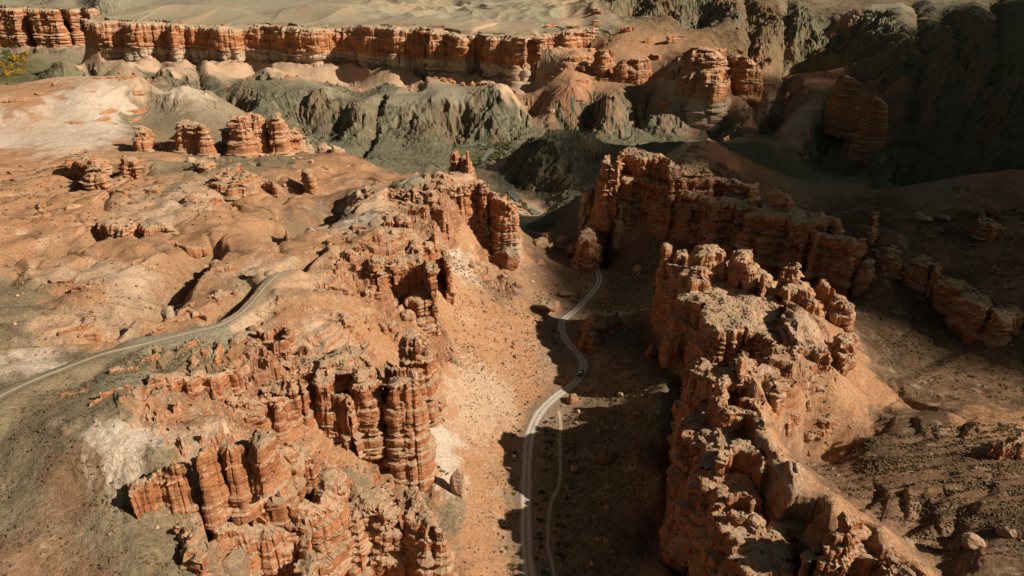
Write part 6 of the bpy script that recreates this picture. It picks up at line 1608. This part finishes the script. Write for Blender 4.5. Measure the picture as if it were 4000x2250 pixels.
for nm in ('river', 'river_b', 'river_c'): water(LINES[nm], 4.5)

# ------------------------------------------------------------------ placing things on whatever lies below
bpy.context.view_layer.update()
dg = bpy.context.evaluated_depsgraph_get()
def drop(x, y):
    hit, p, nrm, _, ob, _ = sc.ray_cast(dg, Vector((x, y, 400)), Vector((0, 0, -1)))
    return (p, nrm, ob) if hit else (Vector((x, y, float(ground_z(x, y)))), Vector((0, 0, 1)), None)
HC, TP, CP, SP_ = 185.0, R(25.25), math.cos(R(25.25)), math.sin(R(25.25))

# ------------------------------------------------------------------ boulders
def boulder_mesh(name, sx, sy, sz, seed, layers=.0, sub=4):
    import bmesh
    bm = bmesh.new(); bmesh.ops.create_icosphere(bm, subdivisions=sub, radius=1)
    v = np.array([a.co[:] for a in bm.verts]); f = [[b_.index for b_ in a.verts] for a in bm.faces]; bm.free()
    q = np.random.default_rng(seed)
    # a few planes chop the lump into a block
    for _ in range(9):
        d = q.normal(size=3); d /= np.linalg.norm(d); h = q.uniform(.55, .85)
        s_ = v @ d; v = v - np.maximum(s_ - h, 0)[:, None] * d * .9
    v = v * (1 + .18 * n3(v[:, 0] * 1.6, v[:, 1] * 1.6, v[:, 2] * 1.6, seed))[:, None] + .05 * v * n3(v[:, 0] * 5, v[:, 1] * 5, v[:, 2] * 5, seed + 1)[:, None]
    if layers: v[:, :2] *= (1 + layers * LAY_O[np.clip(((v[:, 2] + 1.3) * 9).astype(int) + seed % 40, 0, len(LAY_O) - 1)])[:, None]
    v = v * np.array([sx, sy, sz])
    me = bpy.data.meshes.new(name); me.from_pydata(v.tolist(), [], f); me.attributes.new('pale', 'FLOAT', 'POINT')
    for p_ in me.polygons: p_.use_smooth = False
    return me
for (x, y, sx, sy, sz, pale, tone, label) in BOULDERS:
    me = boulder_mesh('boulder', sx, sy, sz, int(abs(x * 7 + y)) % 997, .05)
    if pale: me.attributes['pale'].data.foreach_set('value', np.full(len(me.vertices), pale, np.float32))
    o = add('boulder', me, ROCK); p, _, _ = drop(x, y)
    o.location = (x, y, p.z + sz * .35); o.rotation_euler = (random.uniform(-.2, .2), random.uniform(-.2, .2), random.uniform(0, 6))
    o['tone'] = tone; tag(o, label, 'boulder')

def rand_in(poly, n, seed, clump=0):
    p = np.array(poly); q = np.random.default_rng(seed); out = []
    lo, hi = p.min(0), p.max(0)
    while len(out) < n:
        x = q.uniform(lo[0], hi[0], 4000); y = q.uniform(lo[1], hi[1], 4000)
        ok = inside(x, y, p)
        if clump < 0: ok &= n2(x / 15 + .5 * n2(x / 22, y / 22, 7), y / 2.1 + .9 * n2(x / 26, y / 26, 8), seed) > q.uniform(-.15, .55, 4000)
        elif clump: ok &= (n2(x / clump, y / clump, seed) + .5 * n2(x / clump * 3, y / clump * 3, seed + 1)) > q.uniform(-.35, .45, 4000)
        out += list(zip(x[ok], y[ok]))
    return out[:n]
# ledges and fallen blocks on the open slopes
lq = np.random.default_rng(91)
for poly, n_, w0, w1, h0, h1, lab, grp in LEDGES:
    for x, y in rand_in(poly, n_, int(n_ + w1 * 7)):
        p, nr, ob = drop(x, y)
        if ob is not terrain: continue
        wd = lq.uniform(w0, w1); hh = lq.uniform(h0, h1); a = math.atan2(nr.y, nr.x) if nr.z < .985 else -1.2
        a += lq.normal() * .35; dn = np.array([math.cos(a), math.sin(a)]); tg = np.array([-dn[1], dn[0]]); dp = max(1.6, wd * .35)
        if dn[1] > .3: dn = -dn
        us = np.linspace(-1, 1, 7); fr = [np.array([x, y]) + tg * wd * u + dn * (dp * (.35 - .4 * u * u) + lq.normal() * dp * .18) for u in us]
        bk = [np.array([x, y]) + tg * wd * u * .9 - dn * dp * lq.uniform(.7, 1.1) for u in us[::-1]]
        build_rock(dict(k='rock_ledge', l=lab, p=[[*c_, p.z + hh * .75] for c_ in fr + bk], b=p.z - 2.5, o=dict(s=max(.35, .0016 * math.hypot(x, y)), crag=.25, bat=.12)))['group'] = grp
BM = [boulder_mesh('boulder', 1, .8, .7, 40 + i, .05, 3) for i in range(5)]
for b_ in BM: b_.materials.append(ROCK)
for poly, n_, r0, r1, lab, grp in BLOCKS:
    for x, y in rand_in(poly, n_, int(n_ + r1 * 31)):
        p, nr, ob = drop(x, y)
        if ob is not terrain: continue
        o = bpy.data.objects.new('boulder', BM[lq.integers(0, 5)]); COL.objects.link(o); r_ = lq.uniform(r0, r1)
        o.location = (x, y, p.z + r_ * .2); o.scale = (r_, r_ * lq.uniform(.7, 1.2), r_ * lq.uniform(.7, 1.3)); o.rotation_euler = (lq.uniform(-.4, .4), lq.uniform(-.4, .4), lq.uniform(0, 6))
        o['tone'] = float(lq.uniform(.75, 1.15)); tag(o, lab, 'boulder', grp)

# loose stones scattered on the slopes: nobody could count them
STONE = plain('stone', (.40, .27, .175), noise=1.2)
def scatter(name, m, pts, r0, r1, base, seed, flat=.7, jitter=.35, pw=2.5):
    q = np.random.default_rng(seed); bv, bf = base; V = []; F = []; o = 0
    for x, y in pts:
        p, nr, ob = drop(x, y)
        if nr.z < .45 or (ob and ob.name.startswith(('road', 'path', 'river', 'cloud'))): continue
        r = (r0 + (r1 - r0) * q.random() ** pw) * min(1.2, max(.6, math.hypot(x, y) / 420))
        a = q.uniform(0, 6.28); ca_, sa_ = math.cos(a), math.sin(a)
        v = bv * (1 + jitter * q.normal(size=(len(bv), 1))) * np.array([r, r * q.uniform(.6, 1), r * flat])
        v = np.column_stack([v[:, 0] * ca_ - v[:, 1] * sa_, v[:, 0] * sa_ + v[:, 1] * ca_, v[:, 2]]) + np.array([p.x, p.y, p.z + r * flat * .3])
        V.append(v); F.append(bf + o); o += len(v)
    me = bpy.data.meshes.new(name); me.from_pydata(np.concatenate(V).tolist(), [], np.concatenate(F).tolist())
    return add(name, me, m)
pts = []
for i, (poly, n, cl) in enumerate(STONES): pts += rand_in(poly, n, 200 + i, cl)
fq = np.random.default_rng(55)
for f in FORMS:                                                     # rubble at the foot of the rock bodies
    p = np.array(f['p'])
    if np.hypot(p[:, 0], p[:, 1]).mean() > 530: continue
    c_ = p[:, :2].mean(0)
    for i in range(26):
        k_ = fq.integers(0, len(p)); u_ = fq.random(); a_ = p[k_, :2] * (1 - u_) + p[(k_ + 1) % len(p), :2] * u_
        o_ = a_ - c_; o_ /= np.hypot(*o_) + 1e-6
        pts.append(tuple(a_ + o_ * (1.5 + abs(fq.normal()) * 3.5)))
tag(scatter('stones', STONE, pts, .2, .9, (IV1, IF1), 21), 'loose tan stones littering the canyon slopes', 'stones', kind='stuff')

# ------------------------------------------------------------------ scrub
LEAF = plain('shrub_leaf', (.085, .078, .038), noise=1.5)
LEAF2 = plain('dry_scrub', (.125, .088, .045), noise=.35)
def shrub_mesh(seed, n=46, name='shrub'):
    q = np.random.default_rng(seed); V = []; F = []
    for i in range(n):
        d = q.normal(size=3); d[2] = abs(d[2]) * .8; d /= np.linalg.norm(d); c = d * q.uniform(.35, .95) * np.array([1, 1, .75])
        s_ = q.uniform(.16, .34); u = q.normal(size=3); u /= np.linalg.norm(u); v = np.cross(u, q.normal(size=3)); v /= np.linalg.norm(v)
        k = len(V); V += [c + u * s_, c + v * s_ * .8, c - u * s_, c - v * s_ * .8]; F.append((k, k + 1, k + 2, k + 3))
    me = bpy.data.meshes.new(name); me.from_pydata([tuple(a) for a in V], [], F); me.materials.append(LEAF)
    return me
SH = [shrub_mesh(300 + i) for i in range(6)]
def shrub(x, y, r, label, group):
    p, nr, ob = drop(x, y)
    if ob and ob.name.startswith(('road', 'path', 'shrub')): return
    o = bpy.data.objects.new('shrub', random.choice(SH)); COL.objects.link(o)
    o.location = (p.x, p.y, p.z - .05); o.scale = (r, r * random.uniform(.8, 1.1), r * random.uniform(.6, .85)); o.rotation_euler = (0, 0, random.uniform(0, 6.3))
    tag(o, label, 'shrub', group)
q = np.random.default_rng(77)
L = LINES['track']; nb = 0
spots_ = []
for i in range(110):
    a = L[q.integers(0, len(L))]; spots_.append((a[0] + q.choice([-1, 1]) * q.uniform(2.2, 7) , a[1] + q.uniform(-2, 2)))
for x, y in spots_: shrub(x, y, q.uniform(.6, 1.3), 'dark round shrub beside the narrow dirt path on the valley floor', 'dark shrubs along the dirt path')
L = LINES['road']; m_ = L[:, 1] < 330
for i in range(80):
    a = L[q.integers(0, len(L))]; x = a[0] + q.choice([-1, -1, 1]) * (4.2 + abs(q.normal()) * 3); shrub(x, a[1] + q.uniform(-2, 2), q.uniform(.6, 1.4), 'dark shrub growing at the edge of the gravel road', 'dark shrubs along the gravel road')
for i, (poly, n, lab, grp, r0, r1) in enumerate(SHRUBS):
    for x, y in rand_in(poly, n, 400 + i): shrub(x, y, q.uniform(r0, r1), lab, grp)
pts = []
for i, (poly, n, cl) in enumerate(SCRUB): pts += rand_in(poly, n, 500 + i, cl)
tag(scatter('scrub', LEAF2, pts, .32, .85, (IV1, IF1), 22, .65, .3, 1.7), 'low dry desert scrub dotting the slopes', 'scrub', kind='stuff')

# ------------------------------------------------------------------ trees by the river
def blob_tree(seed, hgt):
    q = np.random.default_rng(seed); V = []; F = []
    for i in range(150):
        d = q.normal(size=3); d /= np.linalg.norm(d); c = d * q.uniform(.4, 1) ** .5 * np.array([.42, .42, .38]) * hgt + np.array([0, 0, .62 * hgt])
        s_ = q.uniform(.05, .11) * hgt; u = q.normal(size=3); u /= np.linalg.norm(u); v = np.cross(u, q.normal(size=3)); v /= np.linalg.norm(v)
        k = len(V); V += [c + u * s_, c + v * s_, c - u * s_, c - v * s_]; F.append((k, k + 1, k + 2, k + 3))
    me = bpy.data.meshes.new('crown'); me.from_pydata([tuple(a) for a in V], [], F)
    t = []; tf = []
    for k in range(6):
        a = k * math.pi / 3
        t += [(.035 * hgt * math.cos(a), .035 * hgt * math.sin(a), -1), (.02 * hgt * math.cos(a), .02 * hgt * math.sin(a), .6 * hgt)]
    for k in range(6): tf.append((2 * k, (2 * k + 2) % 12, (2 * k + 3) % 12, 2 * k + 1))
    mt = bpy.data.meshes.new('trunk'); mt.from_pydata(t, [], tf)
    return me, mt
YEL = plain('autumn_leaf', (.36, .21, .03), noise=.2); GRN = plain('river_leaf', (.10, .12, .035), noise=.2); BARK = plain('bark', (.12, .09, .06))
CR = []
for m_ in (YEL, GRN):
    for s_ in range(3):
        c, t_ = blob_tree(600 + s_, 10); c.materials.append(m_); t_.materials.append(BARK); CR.append((c, t_, m_))
def tree(x, y, kind, sc_, label, group):
    c, t_, _ = CR[kind * 3 + random.randrange(3)]
    e = bpy.data.objects.new('tree', None); COL.objects.link(e); e.location = (x, y, float(ground_z(x, y))); e.scale = (sc_,) * 3; e.rotation_euler = (0, 0, random.uniform(0, 6))
    for nm, me in (('crown', c), ('trunk', t_)):
        o = bpy.data.objects.new(nm, me); COL.objects.link(o); o.parent = e
    tag(e, label, 'tree', group)
for poly, n, kind, s0, s1, lab, grp in TREES:
    for x, y in rand_in(poly, n, int(n * 13 + kind)): tree(x, y, kind, random.uniform(s0, s1), lab, grp)

# ------------------------------------------------------------------ pickup truck on the road
def box(V, F, x0, x1, y0, y1, z0, z1, tx=0, ty=0):
    k = len(V)
    V += [(x0, y0, z0), (x1, y0, z0), (x1, y1, z0), (x0, y1, z0), (x0 + tx, y0 + ty, z1), (x1 - tx, y0 + ty, z1), (x1 - tx, y1 - ty, z1), (x0 + tx, y1 - ty, z1)]
    F += [(k, k + 3, k + 2, k + 1), (k + 4, k + 5, k + 6, k + 7), (k, k + 1, k + 5, k + 4), (k + 1, k + 2, k + 6, k + 5), (k + 2, k + 3, k + 7, k + 6), (k + 3, k, k + 4, k + 7)]
def part(name, boxes, m, parent, bevel=.04):
    V, F = [], []
    for b_ in boxes: box(V, F, *b_)
    me = bpy.data.meshes.new(name); me.from_pydata(V, [], F)
    o = add(name, me, m, parent)
    if bevel:
        md = o.modifiers.new('bevel', 'BEVEL'); md.width = bevel; md.segments = 2
    return o
def paint(name, c, rough=.35, spec=.5):
    m, nt, b = mat(name); b.inputs['Base Color'].default_value = (*c, 1); b.inputs['Roughness'].default_value = rough; b.inputs['Specular IOR Level'].default_value = spec; return m
DARK = paint('dark_green_paint', (.012, .04, .036)); ROOF = paint('pale_roof_paint', (.72, .95, .93), .4); GLASS = paint('car_glass', (.01, .014, .016), .06); TYRE = paint('tyre_rubber', (.012, .012, .012), .9, .1); CHROME = paint('silver_metal', (.55, .55, .52), .3); LAMP = paint('lamp_glass', (.8, .8, .75), .1); BLK = paint('black_plastic', (.012, .012, .014), .7)
truck = bpy.data.objects.new('pickup_truck', None); COL.objects.link(truck)
# length along y, nose at -y
part('body', [(-.92, .92, -2.65, -1.0, .55, 1.12, .05, .05), (-.92, .92, -1.0, .75, .55, 1.15), (-.92, .92, .75, 2.6, .55, .75)], DARK, truck)
part('bed_side', [(-.92, -.80, .75, 2.6, .75, 1.25)], DARK, truck); part('bed_side', [(.80, .92, .75, 2.6, .75, 1.25)], DARK, truck); part('tailgate', [(-.80, .80, 2.5, 2.6, .75, 1.25)], DARK, truck)
cabin = part('cabin', [(-.86, .86, -1.05, .72, 1.15, 1.80, .14, .30)], DARK, truck)
part('roof', [(-.76, .76, -.78, .45, 1.80, 1.90, .04, .04)], ROOF, cabin)
part('windshield', [(-.74, .74, -1.02, -.90, 1.20, 1.74, .10, .0)], GLASS, truck, 0).rotation_euler = (0, 0, 0)
part('side_window', [(-.86, -.78, -.8, .5, 1.22, 1.70, .02, .15)], GLASS, truck, 0); part('side_window', [(.78, .86, -.8, .5, 1.22, 1.70, .02, .15)], GLASS, truck, 0)
part('front_bumper', [(-.95, .95, -2.80, -2.62, .45, .70)], CHROME, truck); part('rear_bumper', [(-.9, .9, 2.6, 2.72, .45, .65)], CHROME, truck)
part('grille', [(-.5, .5, -2.70, -2.62, .74, 1.0)], BLK, truck, 0); part('bonnet_stripe', [(-.84, .84, -1.25, -1.08, 1.13, 1.17)], CHROME, truck, 0)
for sx in (-1, 1): part('headlight', [(sx * .72 - .17, sx * .72 + .17, -2.71, -2.62, .78, .98)], LAMP, truck, .02)
part('spare_wheel', [(-.45, .35, 1.0, 1.8, .78, 1.05)], TYRE, truck, .12); part('cargo', [(-.6, .1, 1.9, 2.4, .75, 1.45), (.3, .7, 1.2, 2.3, .75, 1.3)], BLK, truck, .06)
def cyl(name, r, wd, m, parent, seg=20):
    V = []; F = []
    for k in range(seg):
        a = 2 * math.pi * k / seg
        V += [(-wd / 2, r * math.cos(a), r * math.sin(a)), (wd / 2, r * math.cos(a), r * math.sin(a))]
    for k in range(seg): F.append((2 * k, (2 * k + 2) % (2 * seg), (2 * k + 3) % (2 * seg), 2 * k + 1))
    F.append(tuple(range(0, 2 * seg, 2))[::-1]); F.append(tuple(range(1, 2 * seg, 2)))
    me = bpy.data.meshes.new(name); me.from_pydata(V, [], F)
    return add(name, me, m, parent)
for sx in (-1, 1):
    for yy in (-1.75, 1.55):
        wh = cyl('wheel', .40, .26, TYRE, truck); wh.location = (sx * .84, yy, .40); cyl('rim', .22, .29, CHROME, wh)
x, y = TRUCK[:2]; L = LINES['road']; j = int(np.argmin(np.hypot(L[:, 0] - x, L[:, 1] - y)))
d = L[j + 2, :2] - L[j - 2, :2]
truck.location = (L[j, 0] + .3, L[j, 1], drop(L[j, 0], L[j, 1])[0].z + .03); truck.rotation_euler = (0, 0, math.atan2(d[1], d[0]) - math.pi / 2)
truck.scale = (1.2,) * 3
tag(truck, 'dark green pickup truck with a pale turquoise roof driving on the gravel road', 'pickup truck')

# ------------------------------------------------------------------ people
CLOTH = paint('dark_clothing', (.015, .016, .02), .9, .1); SKIN = paint('skin', (.45, .25, .17), .6, .3); HAIR = paint('dark_hair', (.02, .014, .01), .6, .3); REDC = paint('red_clothing', (.30, .03, .02), .9, .1)
def person(x, y, rz, label, cloth, stride=.22):
    e = bpy.data.objects.new('person', None); COL.objects.link(e); p, _, _ = drop(x, y); e.location = p; e.rotation_euler = (0, 0, rz)
    J = {'pel': (0, 0, .95, .15), 'che': (0, .02, 1.30, .16), 'nek': (0, .02, 1.50, .06), 'hed': (0, .03, 1.64, .095), 'top': (0, .02, 1.74, .07)}
    E = [('pel', 'che'), ('che', 'nek'), ('nek', 'hed'), ('hed', 'top')]
    for s_, t in ((-1, 'l'), (1, 'r')):
        st = stride * s_
        J.update({'hip' + t: (.10 * s_, 0, .90, .10), 'kne' + t: (.11 * s_, st * .55, .50, .07), 'ank' + t: (.11 * s_, st, .09, .05), 'toe' + t: (.12 * s_, st + .17, .04, .04),
                  'sho' + t: (.19 * s_, .01, 1.42, .075), 'elb' + t: (.25 * s_, -st * .35, 1.14, .05), 'wri' + t: (.25 * s_, -st * .6 + .06, .90, .035), 'han' + t: (.25 * s_, -st * .65 + .08, .80, .035)})
        E += [('pel', 'hip' + t), ('hip' + t, 'kne' + t), ('kne' + t, 'ank' + t), ('ank' + t, 'toe' + t), ('che', 'sho' + t), ('sho' + t, 'elb' + t), ('elb' + t, 'wri' + t), ('wri' + t, 'han' + t)]
    ks = list(J); me = bpy.data.meshes.new('body'); me.from_pydata([J[k][:3] for k in ks], [(ks.index(a), ks.index(b)) for a, b in E], [])
    o = add('body', me, cloth, e); me.materials.append(SKIN)
    o.modifiers.new('skin', 'SKIN'); ss = o.modifiers.new('sub', 'SUBSURF'); ss.levels = 1; ss.render_levels = 1
    for i, k in enumerate(ks):
        me.skin_vertices[0].data[i].radius = (J[k][3],) * 2; me.skin_vertices[0].data[i].use_root = (k == 'pel')
    hv = IV2 * np.array([.105, .115, .09]) + np.array([0, 0, 1.70]); hm = bpy.data.meshes.new('hair'); hm.from_pydata(hv.tolist(), [], IF2.tolist()); add('hair', hm, HAIR, e)
    fm = bpy.data.meshes.new('face'); fm.from_pydata((IV2 * np.array([.078, .06, .09]) + np.array([0, .085, 1.62])).tolist(), [], IF2.tolist()); add('face', fm, SKIN, e)
    tag(e, label, 'person')
for (x, y, rz, label, red) in PEOPLE: person(x, y, rz, label, REDC if red else CLOTH)

# ------------------------------------------------------------------ sign board by the trail
x, y = SIGN; p, _, _ = drop(x, y)
sg = bpy.data.objects.new('sign', None); COL.objects.link(sg); sg.location = p; sg.rotation_euler = (0, 0, R(-8))
part('post', [(-.05, .05, -.05, .05, -.3, 2.0)], paint('grey_post', (.2, .19, .17), .6), sg, 0)
part('board', [(-.95, .95, -.09, -.05, 1.5, 2.75)], paint('white_board', (.85, .85, .82), .5), sg, .02)
tag(sg, 'white rectangular sign board on a thin post beside the pale trail', 'sign')
